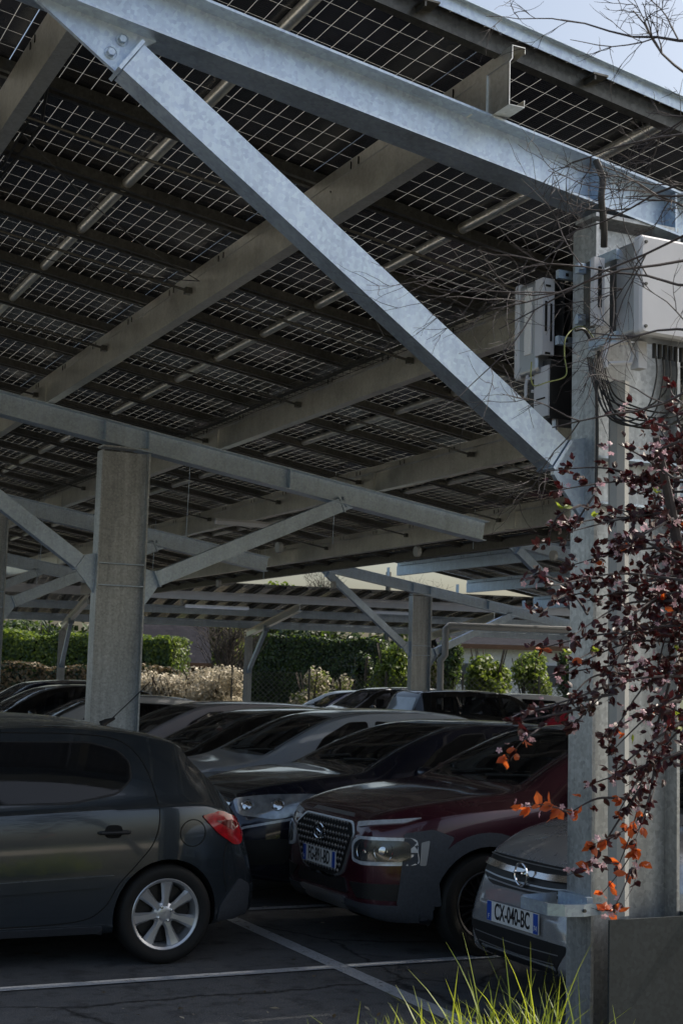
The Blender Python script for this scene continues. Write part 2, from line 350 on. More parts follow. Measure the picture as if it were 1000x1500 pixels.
def canopy(root, SP):
    "everything in the root's own frame: x runs down the slope, y along the row"
    sl, kr = SP['sl'], SP['kr']; zr = lambda x: kr-sl*x
    d = Vector((1, 0, -sl)).normalized(); up = Vector((0, 0, 1))
    h = SP.get('rh', .24); cx = SP['cx']; cw = SP.get('cw', .53)
    for Y in SP['frames']:
        ztop = zr(cx)-h-.012
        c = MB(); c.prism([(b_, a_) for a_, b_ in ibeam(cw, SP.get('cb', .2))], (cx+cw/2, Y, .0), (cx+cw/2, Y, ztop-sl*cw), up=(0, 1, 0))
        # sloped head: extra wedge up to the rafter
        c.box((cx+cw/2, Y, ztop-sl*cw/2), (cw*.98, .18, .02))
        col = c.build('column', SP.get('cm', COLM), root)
        if SP.get('detail'):
            s_ = MB()
            for zz in (2.70, 2.93):
                for sg in (-1, 1): s_.box((cx+cw/2, Y+sg*.055, zz), (cw-.038, .085, .012))
            s_.build('stiffener_plate', STEEL, col)
            s_ = MB(); s_.box((cx+cw/2, Y, .015), (cw+.14, .36, .03))
            for bx in (-1, 1):
                for by in (-1, 1): s_.lathe([(0, .05), (.018, .05), (.018, .0)], (cx+cw/2+bx*(cw/2+.04), Y+by*.14, .02), 'z', 6)
            s_.build('base_plate', STEEL, col)
        x0, x1 = SP['raf']
        r = MB(); n_ = Vector((sl, 0, 1)).normalized()
        r.prism(ibeam(h, SP.get('rb', .2), .009, .012), Vector((x0, Y, zr(x0)))-n_*h/2, Vector((x1, Y, zr(x1)))-n_*h/2)
        for xs in SP.get('stiff', ()):
            for sg in (-1, 1): r.box((xs, Y+sg*.05, zr(xs)-h/2), (.012, .085, h-.03))
        raf = r.build('rafter', SP.get('rm', STEEL), root)
        for sx, (bx0, bz0), (bx1, dz1) in SP['braces']:
            b0 = Vector((bx0, Y, bz0)); b1 = Vector((bx1, Y, zr(bx1)-h-dz1))
            b = MB(); b.prism(rect(.13, .16) if SP.get('detail') else rect(.1, .12), b0, b1)
            dd = (b1-b0).normalized()
            for e, s2 in ((b0, -1), (b1, 1)):
                b.prism(rect(.15, .18), e+dd*s2*.005, e+dd*s2*.022)
            br = b.build('brace', SP.get('bm', STEEL), root)
            if SP.get('detail'):
                gp_ = MB()
                a = b1+dd*.30
                # top gusset (vertical triangle plate) and low gusset with bolts
                xt = b1.x
                pz = Vector((-dd.z*sx, 0, dd.x*sx)); pz = pz if pz.z > 0 else -pz; lo = b1-pz*.085; t_ = ((zr(lo.x)-h)-lo.z)/(dd.z+sl*dd.x); hi = lo+dd*t_; p = [b1+pz*.085+dd*.0, lo, hi, Vector((xt-sx*.12, 0, zr(xt-sx*.12)-h))]
                p = [Vector((q.x, 0, q.z)) for q in p]
                vs = [(q.x, Y-.012, q.z) for q in p]+[(q.x, Y+.012, q.z) for q in p]
                gp_.add(vs, [(0, 1, 2, 3), (7, 6, 5, 4), (0, 4, 5, 1), (1, 5, 6, 2), (2, 6, 7, 3), (3, 7, 4, 0)])
                gp_.build('gusset_plate', STEEL, br); gp_ = MB()
                xc = cx if sx < 0 else cx+cw
                p = [(xc, bz0+.10), (xc, bz0-.32), (xc+sx*.06, bz0-.25), (b0.x, bz0-.10), (b0.x+sx*.03, bz0+.06)]
                k = len(p); vs = [(q[0], Y-.014, q[1]) for q in p]+[(q[0], Y+.014, q[1]) for q in p]
                gp_.add(vs, [tuple(range(k)), tuple(reversed(range(k, 2*k)))]+[(i, i+k, (i+1) % k+k, (i+1) % k) for i in range(k)])
                gp_.build('gusset_plate', STEEL, br)
                for q in (b1+dd*.085-pz*.035, b1+dd*.085+pz*.05):
                    bl = MB(); bl.lathe([(0, -.034), (.017, -.034), (.020, -.022), (.020, -.012)], (q.x, Y, q.z), 'y', 6)
                    bl.lathe([(.028, -.018), (.028, -.012)], (q.x, Y, q.z), 'y', 12)
                    bl.build('bolt', STEEL, br)
    ya, yb = SP['roof_y']
    for i, x in enumerate(SP['girders']):
        q = None
        if SP.get('detail'):
            q = MB()
            for Y in SP['frames']: q.box((x-.006, Y+.02, zr(x)+.11), (.006, .14, .22)); q.box((x-.05, Y+.02, zr(x)+.004), (.09, .14, .006))
            for Yk in [ya+1.1*k+.5 for k in range(int((yb-ya)/1.1))]:
                for e in (0, .10): q.box((x+.008, Yk+e, zr(x)+.262), (.006, .005, .045), 1)
        girder('girder', x, ya-SP.get('gov', .0), yb, zr(x), (SP['gm0'] if i == 0 and 'gm0' in SP else SP.get('gm', STEEL_W)), root, q, SP.get('gh', .30))
    xa, xb = SP['roof_x']; zt = SP.get('gh', .30)
    ys = []; Y = ya
    while Y < yb-.3: ys.append(Y); Y += SP.get('pitch', 1.128)
    ys.append(Y)
    for Y in ys:
        p = MB()
        for e in ((-.042, .042) if Y not in (ys[0], ys[-1]) else ((.06,) if Y == ys[0] else (-.06,))):
            p.prism(polyth([(-.018, .020), (-.018, .008), (.013, .008), (.013, .075), (-.018, .075)], .004), (xa+.02, Y+e, zr(xa)+zt+.003), (xb-.02, Y+e, zr(xb)+zt+.003))
        if Y == ys[0] and SP.get('detail'):
            p.prism(polyth([(.0, .0), (.055, 0), (.055, .10), (.0, .10)], .005), (xa, Y+.10, zr(xa)+zt-.005), (xb, Y+.10, zr(xb)+zt-.005))
        if SP.get('detail'):
            for x in [xa+.4+.97*k for k in range(int((xb-xa)/.97))]:
                p.box((x, Y, zr(x)+zt+.055), (.09, .10, .010)); p.box((x-.03, Y, zr(x)+zt+.04), (.010, .09, .03))
        p.build('purlin', SP.get('pm', STEEL_D), root)
    for x in SP['tubes']:
        t = MB(); t.tube([(x, ya+.05, zr(x)+zt+.060), (x, (ya+yb)/2, zr(x)+zt+.060), (x, yb-.05, zr(x)+zt+.060)], .036, 16)
        t.build('tube_rail', STEEL_W, root, smooth=True)
    # modules: 20 half cells by 6 cells, one glass sheet each
    mats = [PV, STEEL_D]; px = SP.get('px', 1.93); xs = [SP['girders'][0]+.02+px*k for k in range(-6, 9)]
    cells = []
    for j in range(len(ys)-1):
        for i in range(len(xs)-1):
            a, b = max(xs[i], xa), min(xs[i+1], xb)
            if b-a < .15: continue
            cells.append((a+.003, b-.003, ys[j]+.004, ys[j+1]-.004, xs[i]))
    zc = zt+.098
    def mod(mb, a, b, y0, y1, xo):
        V = [(a, y0, zr(a)+zc), (b, y0, zr(b)+zc), (b, y1, zr(b)+zc), (a, y1, zr(a)+zc)]
        mb.add(V, [(0, 3, 2, 1)], 0, [[(a-xo+.0, 0), (a-xo, y1-y0), (b-xo, y1-y0), (b-xo, 0)]])
        V2 = [(p[0], p[1], p[2]+.006) for p in V]; mb.add(V+V2, [(0, 1, 5, 4), (1, 2, 6, 5), (2, 3, 7, 6), (3, 0, 4, 7)], 1)
    cells.sort(key=lambda c: SP['near'](c))
    for c in cells[:SP.get('npan', 100)]:
        mb = MB(); mod(mb, *c); mb.build('solar_panel', mats, root)
    if len(cells) > SP.get('npan', 100):
        mb = MB()
        for c in cells[SP.get('npan', 100):]: mod(mb, *c)
        tag(mb.build('solar_panels_far', mats, root), kind='stuff')
    # edge trim and gutter
    zz = zt+.115
    e = MB(); Y = ys[-1]+.012; e.prism(rect(.006, .07), (xa, Y, zr(xa)+zz-.01), (xb, Y, zr(xb)+zz-.01)); e.build('roof_edge_trim', STEEL, root)
    e = MB(); Y = ya-.012; e.prism(rect(.006, .07), (xa, Y, zr(xa)+zz-.01), (xb, Y, zr(xb)+zz-.01))
    if SP.get('detail'): e.prism(rect(.03, .004), (xa, ya-.03, zr(xa)+zz+.02), (xb, ya-.03, zr(xb)+zz+.02))
    e.build('roof_edge_trim', STEEL, root)
    if SP.get('gutter'):
        e = MB(); e.prism(rect(.008, .16), (xb+.012, ya, zr(xb)+zt+.04), (xb+.012, ys[-1], zr(xb)+zt+.04)); e.build('side_fascia', STEEL_D, root)
        e = MB(); e.prism(polyth([(-.08, .11), (-.07, 0), (.05, 0), (.08, .13)], .004), (xb+.03, ya, zr(xb)+.24), (xb+.03, ys[-1], zr(xb)+.24))
        e.build('gutter', STEEL_D, root)
    return zr

root = thing('solar_carport', 'large galvanised steel carport roofed with solar panels over the parked cars', 'carport')
SP1 = dict(sl=SL, kr=KR, cx=4.13, frames=[5.85, 14.6, 21.3, 28.9], raf=(.9, 8.9), braces=[(-1, (3.95, 2.93), (1.70, .14)), (1, (4.82, 2.80), (6.95, .02))],
           girders=[-.36, 1.58, 3.51, 5.44, 7.38, 9.3], tubes=[-1.3, .62, 2.64, 4.58, 6.5, 8.4], roof_x=(-1.2, 10.62), roof_y=(5.66, 34.0), gov=.06, detail=True, gutter=True,
           stiff=[4.16, 4.64, 6.3], near=lambda c: (c[0]-2)**2*.6+(c[2])**2)
zr1 = canopy(root, SP1)
# sag rods between girders, sprinkler-like conduits, cable tray along the third girder
for Y, xa_, xb_ in ((8.0, 1.6, 10), (10.1, .0, 10), (12.35, -.3, 10), (14.9, 0, 10), (17.3, 0, 10), (19.9, 0, 10)):
    t = MB()
    for x0 in (1.58, 3.51, 5.44, 7.38):
        x1 = x0+1.93
        t.tube([(x0+.02, Y, zr1(x0)+.14), (x1-.02, Y, zr1(x1)+.14)], .011, 8)
        t.box((x1-.03, Y, zr1(x1)+.14), (.05, .05, .05)); t.box((x0+.03, Y, zr1(x0)+.14), (.03, .04, .04))
    t.build('tie_rod', STEEL_D, root)
t = MB()
for e in (-.04, .04, .12):
    for hh in (0, .05): t.tube([(5.34-e, 7, zr1(5.34)+.21+hh), (5.34-e, 30, zr1(5.34)+.21+hh)], .003, 4)
for k in range(150):
    Y = 7.1+.15*k; t.tube([(5.38, Y, zr1(5.34)+.27), (5.38, Y, zr1(5.34)+.205), (5.22, Y, zr1(5.34)+.205), (5.22, Y, zr1(5.34)+.27)], .003, 4)
for o_ in (0, .02, -.02): t.tube([(5.3+o_+random.uniform(-.01, .01), 7+k*.8, zr1(5.34)+.222) for k in range(29)], .009, 5)
t.build('cable_tray', STEEL_D, root)
# slender cables under the left bays
t = MB()
t.tube([(1.62, 5.9, zr1(1.6)+.30), (1.72, 7.4, zr1(1.7)+.27), (1.86, 8.2, zr1(1.8)+.20), (1.9, 9.0, zr1(1.9)+.29), (1.86, 10.3, zr1(1.9)+.28)], .010, 6)
t.tube([(1.60, 5.9, zr1(1.6)+.30), (1.69, 7.3, zr1(1.7)+.24), (1.80, 8.1, zr1(1.8)+.26), (1.84, 9.1, zr1(1.9)+.27), (1.82, 10.3, zr1(1.9)+.30)], .008, 6)
for (a, b) in (((1.6, 8.1), (3.5, 9.9)), ((1.7, 10.4), (3.5, 9.9)), ((3.5, 7.6), (5.4, 10.3))):
    pts = [(a[0]+(b[0]-a[0])*k/8, a[1]+(b[1]-a[1])*k/8, zr1(a[0]+(b[0]-a[0])*k/8)+.17-.10*math.sin(math.pi*k/8)) for k in range(9)]
    t.tube(pts, .004, 5)
t.build('roof_cable', BLACKP, root, smooth=True)
# drain pipes from the gutter back to the columns
def drain(Y, xe, z0, z1, xs, parent, r=.055, down=True):
    zg = zr1(10.62)+.24
    t = MB(); p = [(xs, Y, z0)]
    if down: p = [(xs-.02, Y, .3), (xs-.02, Y, z0-.12), (xs+.0, Y, z0-.04), (xs+.08, Y, z0)]
    p += [(xs+(xe-xs)*k/6, Y, z0+(z1-z0)*k/6) for k in range(1 if down else 0, 6)]
    p += [(xe-.10, Y, z1-.01), (xe-.03, Y, z1+.03), (xe, Y, z1+.10), (xe, Y, zg-.08), (xe+.03, Y, zg)]
    t.tube(p, r, 14)
    for x in (xs+1.6, xs+3.4, xe-.35): t.tube([(x, Y, z0+(z1-z0)*(x-xs)/(xe-xs)), (x+.05, Y, z0+(z1-z0)*(x+.05-xs)/(xe-xs))], r+.008, 14)
    t.build('drain_pipe', PIPE, parent, smooth=True)
    for x in (xs+.5, xs+2.3, xs+4.2):
        h = MB(); h.tube([(x, Y, z0+(z1-z0)*(x-xs)/(xe-xs)+r), (x+.02, Y, zr1(x)+.2)], .003, 4)
        h.build('pipe_hanger', STEEL, parent)
drain(14.95, 10.45, 3.20, 3.42, 4.75, root, down=False)
drain(21.6, 10.55, 3.12, 3.36, 4.75, root, down=False)
drain(29.2, 10.55, 3.1, 3.34, 4.75, root, down=False)
# strip lights under girders
def striplight(x, y, z, L, lab, dirv=(1, 0)):
    d = Vector((dirv[0], dirv[1], 0)).normalized(); c = Vector((x, y, z))
    o = thing('strip_light', lab, 'light fitting', c, 0, 'strip lights hanging below the carport roofs')
    q = MB(); q.prism([(-.04, 0), (-.03, -.05), (.03, -.05), (.04, 0)], -d*L/2, d*L/2); q.build('diffuser', WHITE, o)
    q = MB(); q.prism(rect(.09, .03), -d*L/2+Vector((0, 0, .016)), d*L/2+Vector((0, 0, .016))); q.build('housing', SATIN, o)
    return o
p = xp(375, 767, 7.4); striplight(p.x, p.y, p.z, 1.2, 'white strip light under the carport girder, above the long drain pipe', (1, 0))
p = dp(318, 889, 35.2); striplight(p.x, p.y, p.z, 1.6, 'white strip light under the far pale roof beam, left of the thin column', (.988, -.155))
p = dp(572, 897, 37.0); striplight(p.x, p.y, p.z, 1.3, 'white strip light under the far pale roof beam, beside the sloping brace', (.988, -.155))

# second carport (to the right and behind)
root2 = thing('solar_carport', 'second solar carport standing to the right behind, its girders catching the light', 'carport', (12.35, 0, -.30))
SP2 = dict(SP1); SP2.update(frames=[22.2, 30.4], roof_y=(13.2, 30.0), raf=(1.75, 8.9), roof_x=(1.0, 10.62), npan=60, gm=STEEL, pm=STEEL_D, gov=0,
    braces=[(-1, (3.95, 2.93), (1.9, .05)), (1, (4.82, 2.80), (6.95, .02))], near=lambda c: -(c[2])+(c[0])*.5, detail=True)
SP2['girders'] = [1.58, 3.51, 5.44, 7.38, 9.3]; SP2['tubes'] = [2.64, 4.58, 6.5, 8.4]
canopy(root2, SP2)
t = MB(); xs = 12.35+4.9
pp = [(xs, 30.25, .3), (xs, 30.25, 2.2), (xs+.0, 30.25, 2.3), (xs+.12, 30.25, 2.42), (xs+.12, 30.25, 3.06), (xs+.2, 30.25, 3.14), (xs+5.4, 30.25, 3.2), (xs+5.5, 30.25, 3.5)]
t.tube([(a-12.35, b, c+.3) for a, b, c in pp], .085, 14); t.build('drain_pipe', PIPE, root2, smooth=True)

# third carport, far away and turned: its high edge faces us
r3 = dp(365, 928, 42); ang3 = math.atan2(.988, .155)
root3 = thing('solar_carport', 'far low carport on slim columns before the hedges, with a pale blue fascia beam', 'carport', (r3.x, r3.y, 0), ang3)
sl3 = .095; kr3 = 3.12+.02
SP3 = dict(sl=sl3, kr=kr3, cx=-.09, cw=.20, cb=.2, rh=.20, rb=.12, frames=[-21.7-5.42*0, -16.3, -10.85, -5.42, 0, 5.42, 10.85, 16.3], raf=(-5.6, .35), braces=[(-1, (-.12, 1.95), (-2.1, .02))],
           girders=[-5.55, -2.9, -.35], tubes=[], roof_x=(-6.5, .7), roof_y=(-24, 19), pitch=1.12, near=lambda c: c[0]+abs(c[2])*.2, npan=60, gm=STEEL, gm0=WHITE, cm=PALEST, rm=STEEL_W, px=2.6, gh=.21)
SP3['pitch'] = .56
canopy(root3, SP3)

# ------------------------------------------------------------------ column fittings in front
Yf = 5.74
def inv_bolt(mb, p): mb.lathe([(0, -.008), (.007, -.008), (.009, 0)], p, 'y', 8)
inv = thing('solar_inverter', 'pale grey solar inverter facing us, mounted high on the right hand column', 'inverter', yp(880, 430, 5.35))
o0 = inv.location.copy()
a = yp(926, 350, 5.30); b = yp(1020, 500, 5.30)
q = MB()
x0, x1, z0, z1 = a.x, a.x+.66, b.z-.02, a.z+.01
def rbox(mb, x0, x1, z0, z1, y0, y1, r=.02, m=0):
    pts = []
    for cx_, cz_, s in ((x1-r, z1-r, 0), (x0+r, z1-r, 1), (x0+r, z0+r, 2), (x1-r, z0+r, 3)):
        for k in range(5): w_ = math.pi/2*(s+k/4); pts.append((cx_+r*math.cos(w_), cz_+r*math.sin(w_)))
    n = len(pts); c = ((x0+x1)/2, (z0+z1)/2)
    ins = [(c[0]+(p[0]-c[0])*(1-.012/(x1-x0)*2), c[1]+(p[1]-c[1])*(1-.012/(z1-z0)*2)) for p in pts]
    vs = [(p[0], y0, p[1]) for p in ins]+[(p[0], y0+.012, p[1]) for p in pts]+[(p[0], y1, p[1]) for p in pts]
    fs = [tuple(range(n))]+[(i, i+n, (i+1) % n+n, (i+1) % n) for i in range(n)]+[(i+n, i+2*n, (i+1) % n+2*n, (i+1) % n+n) for i in range(n)]+[tuple(reversed(range(2*n, 3*n)))]
    mb.add(vs, fs, m)
rbox(q, x0-o0.x, x1-o0.x, z0-o0.z, z1-o0.z, 5.24-o0.y, 5.29-o0.y); q.build('cover', WHITE, inv)
q = MB(); rbox(q, x0+.012-o0.x, x1-.012-o0.x, z0+.012-o0.z, z1-.012-o0.z, 5.29-o0.y, 5.44-o0.y); q.build('housing', SATIN, inv)
q = MB()
for k in range(14): q.box((x0+.06+k*.042-o0.x, 5.50-o0.y, (z0+z1)/2-o0.z), (.006, .11, z1-z0-.12))
q.box((x0+.32-o0.x, 5.45-o0.y, (z0+z1)/2-o0.z), (.58, .012, z1-z0-.1)); q.build('heat_sink', BLACKP, inv)
for zz in (z0+.02, z1-.05): q = MB(); q.box((x0+.02-o0.x, 5.53-o0.y, zz-o0.z), (.05, .22, .05)); q.build('cross_rail', STEEL, inv)
for k in (0, 1):
    for zz in (z0+.035, (z0+z1)/2, z1-.035): q = MB(); inv_bolt(q, (x0+.03+k*.6-o0.x, 5.24-o0.y, zz-o0.z)); q.build('screw', STEEL_D, inv)
q = MB(); q.box((x0-.055-o0.x, 5.50-o0.y, (z0+z1)/2+.01-o0.z), (.06, .03, z1-z0-.14)); q.box((x0-.055-o0.x, 5.482-o0.y, (z0+z1)/2+.03-o0.z), (.016, .012, .20), 1)
q.build('mounting_bracket', [WHITE, VOID], inv)
q = MB(); q.tube([(x0-.05-o0.x, 5.42-o0.y, z0-.02-o0.z), (x0-.07-o0.x, 5.42-o0.y, z0-.09-o0.z), (x0-.06-o0.x, 5.42-o0.y, z0-.14-o0.z)], .012, 6)
q.tube([(x0-.06-o0.x, 5.42-o0.y, z0-.03-o0.z), (x0+.07-o0.x, 5.42-o0.y, z0+.0-o0.z), (x0+.10-o0.x, 5.42-o0.y, z0-.05-o0.z), (x0+.08-o0.x, 5.42-o0.y, z0-.10-o0.z), (x0-.05-o0.x, 5.42-o0.y, z0-.12-o0.z)], .012, 6)
q.box((x0+.13-o0.x, 5.42-o0.y, z0-.06-o0.z), (.05, .06, .13)); q.build('handle', WHITE, inv)
q = MB()
for k in range(12):
    x = x0+.19+.032*k; q.tube([(x-o0.x, 5.38-o0.y, z0-o0.z), (x-o0.x, 5.38-o0.y, z0-.07-o0.z)], .010, 8)
q.build('cable_gland', BLACKP, inv)
for k in range(9):
    q = MB(); x = x0+.20+.040*k; e = random.uniform(.24, .36); xe = x0-.01+.012*k
    q.tube(spl([(x-o0.x, 5.38-o0.y, z0-.06-o0.z), (x+.004-o0.x, 5.38-o0.y, z0-.16-o0.z), (x-.03-o0.x, 5.40-o0.y, z0-e-o0.z), ((x+xe)/2-o0.x, 5.44-o0.y, z0-e-.07-o0.z), (xe+.02-o0.x, 5.52-o0.y, z0-e-.02-o0.z), (xe-o0.x, 5.60-o0.y, z0-.16-o0.z), (xe-o0.x, 5.64-o0.y, z0-.04-o0.z)], 5), .0045, 5)
    q.build('looping_cable', BLACKP, inv, smooth=True)

pa = yp(785, 405, 6.12); o = thing('solar_inverter', 'grey solar inverter facing away, its back and side visible left of the right hand column', 'inverter', (pa.x, 6.12, yp(785, 545, 6.12).z))
h = pa.z-o.location.z
q = MB(); rbox(q, 0, .66, -.01, h, .16, .20); q.build('cover', WHITE, o)
q = MB(); rbox(q, .006, .654, 0, h-.01, .0, .16, .02); q.build('housing', SATIN, o)
q = MB(); q.box((.004, .075, h/2+.03), (.01, .065, h*.70)); q.build('rating_label', WHITEPLATE, o)
q = MB(); q.box((.035, -.06, h/2+.03), (.07, .012, h*.80)); q.box((.002, -.03, h/2+.03), (.008, .07, h*.80)); q.box((.018, -.068, h/2+.03), (.012, .006, .16), 1); q.box((.05, -.068, h/2+.0), (.010, .006, .20), 1); q.box((.03, -.068, h*.88), (.03, .006, .01), 1); q.box((.03, -.068, .09), (.03, .006, .01), 1); q.build('mounting_bracket', [WHITE, VOID], o)
q = MB()
for k in range(14): q.box((.11+.04*k, -.05, h/2+.03), (.006, .09, h*.78))
q.box((.36, -.012, h/2+.02), (.56, .02, h*.8)); q.build('heat_sink', BLACKP, o)
for zz in (.13, h-.03):
    q = MB(); q.box((.22, -.12, zz+.02), (.34, .03, .045)); q.box((.10, -.137, zz+.02), (.016, .004, .016), 1); q.box((.15, -.137, zz+.02), (.016, .004, .016), 1); q.build('cross_rail', [STEEL, VOID], o)
q = MB(); q.tube([(.02, .10, 0), (.01, .10, -.05), (.01, .10, -.12)], .009, 6); q.tube([(.01, .10, -.02), (.09, .02, -.005), (.13, .0, -.03), (.13, .0, -.10), (.03, .08, -.085)], .009, 6)
q.box((.14, -.01, -.05), (.05, .06, .09)); q.build('handle', WHITE, o)
p1 = yp(806, 525, 6.05)
o = thing('junction_box', 'dark electrical box hanging below the left hand inverter, beside the column', 'electrical box', (p1.x, 6.05, yp(806, 612, 6.05).z))
h2 = p1.z-o.location.z
q = MB(); q.box((.17, .10, h2/2), (.34, .20, h2)); q.build('housing', BLACKP, o)
q = MB(); q.box((-.006, .07, h2/2-.01), (.010, .13, h2*.85)); q.box((-.012, .07, h2*.35), (.004, .08, .008), 1); q.build('cover', [WHITE, VOID], o)
q = MB(); q.lathe([(0, -.06), (.016, -.06), (.016, 0)], (.05, .03, 0), 'z', 10); q.tube([(.05, .03, -.05), (.055, .03, -.10), (.07, .03, -.14)], .006, 6); q.build('cable_gland', SATIN, o)
# earth wire and cables
def worldtube(name, pts, r, mat, lab, cat):
    q = MB(); q.tube(pts, r, 8); return tag(q.build(name, mat, None, smooth=True), lab, cat)
YG = simple('yellow green wire', (.20, .23, .07), .5, 0, .1)
worldtube('earth_wire', spl([yp(778, 530, 5.56), yp(777, 552, 5.56), yp(782, 565, 5.56), yp(800, 560, 5.54), (yp(828, 550, 5.56)), yp(826, 520, 5.6), yp(828, 495, 5.62), yp(842, 480, 5.66), yp(856, 480, 5.66), yp(872, 500, 5.66), yp(878, 515, 5.66)]), .0032, YG, 'yellow and green earth wire looping between the inverter and the column', 'wire')
worldtube('black_cable', spl([yp(842, 484, 5.62), yp(855, 483, 5.62), yp(866, 500, 5.64), yp(876, 515, 5.66), yp(873, 560, 5.69), yp(874, 640, 5.69), yp(872, 720, 5.69)]), .008, BLACKP, 'black cable running down the face of the right hand column', 'cable')
worldtube('flexible_conduit', spl([yp(872, 235, 5.62), yp(882, 262, 5.60), yp(880, 290, 5.60), yp(884, 330, 5.62), yp(884, 362, 5.66)]), .017, BLACKP, 'black flexible conduit dropping from the blue rafter behind the inverter', 'conduit')
worldtube('downpipe', [yp(906, 560, 5.66), yp(905, 700, 5.66), yp(905, 1340, 5.66)], .05, PIPE, 'grey downpipe running down the web of the right hand column behind the plum leaves', 'pipe')
# inverter rails on column
o = thing('mounting_rail', 'slotted black and grey steel rail bolted upright on the right hand column', 'rail', (4.2, 5.70, 3.3))
za = yp(862, 385, 5.66).z; zb = yp(862, 480, 5.66).z; xx = yp(862, 430, 5.66).x
q = MB(); q.box((xx-4.2, -.04, (za+zb)/2-3.3), (.03, .05, za-zb)); q.box((xx+.03-4.2, -.02, (za+zb)/2-3.3), (.02, .03, (za-zb)*.95)); q.build('upright', STEEL_D, o)
for zz in (za-.03, zb+.04):
    q = MB(); q.box((xx-.03-4.2, -.02, zz-3.3), (.06, .03, .05)); q.lathe([(0, -.03), (.012, -.03), (.014, 0)], (xx-.045-4.2, -.03, zz-3.3), 'y', 6)
    q.build('clamp', STEEL, o)
# U shaped guard band and the steel plinth cover
zb_ = yp(866, 1345, 5.66).z
o = thing('guard_bracket', 'bent galvanised steel guard band bolted round the foot of the column by the silver car', 'bracket', (4.13, 5.85, .7))
za = yp(800, 1335, 5.7).z-.70
q = MB(); pts = [(.02, -.15), (-.10, -.18), (-.19, -.16), (-.245, -.10), (-.25, .12), (-.21, .17), (.0, .19)]
pr_ = polyth(pts, .006); n = len(pr_)
vs = [(a, b, za-.028) for a, b in pr_]+[(a, b, za+.028) for a, b in pr_]
q.add(vs, [(i, (i+1) % n, n+(i+1) % n, n+i) for i in range(n)]+[(i, n-1-i, n-2-i, i+1) for i in range(n//2-1)][::1]+[(n+i, n+i+1, 2*n-2-i, 2*n-1-i) for i in range(n//2-1)])
q.build('band', STEEL, o)
q = MB(); q.box((-.02, .0, za+.01), (.035, .24, .075)); q.box((-.10, 0, za-.02), (.16, .30, .006)); q.build('backing_angle', STEEL, o)
q = MB()
for a, b in ((-.10, -.186), (.0, -.16)): q.lathe([(0, -.01), (.008, -.01), (.010, 0)], (a, b, za), 'y', 6)
q.build('bolt', STEEL_D, o)
o = thing('plinth_cover', 'dark galvanised steel plate boxed around the foot of the right hand column', 'cover plate', (4.13, 5.62, 0))
zt_ = yp(930, 1347, 5.60).z
q = MB(); q.box((.27, .0, zt_/2), (.52, .012, zt_)); q.box((.535, .12, zt_/2), (.01, .25, zt_)); q.build('plate', galv('dark plate steel', (.030, .042, .048), .55, .3, .1), o)
q = MB(); q.lathe([(0, -.04), (.018, -.04), (.022, -.01)], (.525, 0, zt_+.03), 'y', 6); q.box((.535, -.01, zt_+.03), (.05, .03, .05)); q.build('bolt', STEEL, o)

# ------------------------------------------------------------------ cars
def interp(pts, x):
    if x <= pts[0][0]: return pts[0][1]
    for i in range(len(pts)-1):
        (a, b), (c, d) = pts[i], pts[i+1]
        if x <= c:
            if a == c: return d
            t = (x-a)/(c-a)
            p0 = pts[max(i-1, 0)]; p3 = pts[min(i+2, len(pts)-1)]
            s1 = (d-b)/(c-a)
            m0 = ((d-p0[1])/(c-p0[0]) if c != p0[0] else s1); m1 = ((p3[1]-b)/(p3[0]-a) if p3[0] != a else s1)
            s0 = (b-p0[1])/(a-p0[0]) if a != p0[0] else s1; s2 = (p3[1]-d)/(p3[0]-c) if p3[0] != c else s1
            m0 = 0 if s0*s1 < 0 else math.copysign(min(abs(m0), 3*min(abs(s0), abs(s1))), s1)
            m1 = 0 if s1*s2 < 0 else math.copysign(min(abs(m1), 3*min(abs(s1), abs(s2))), s1)
            h = c-a; t2, t3 = t*t, t**3
            return (2*t3-3*t2+1)*b+(t3-2*t2+t)*h*m0+(-2*t3+3*t2)*d+(t3-t2)*h*m1
    return pts[-1][1]
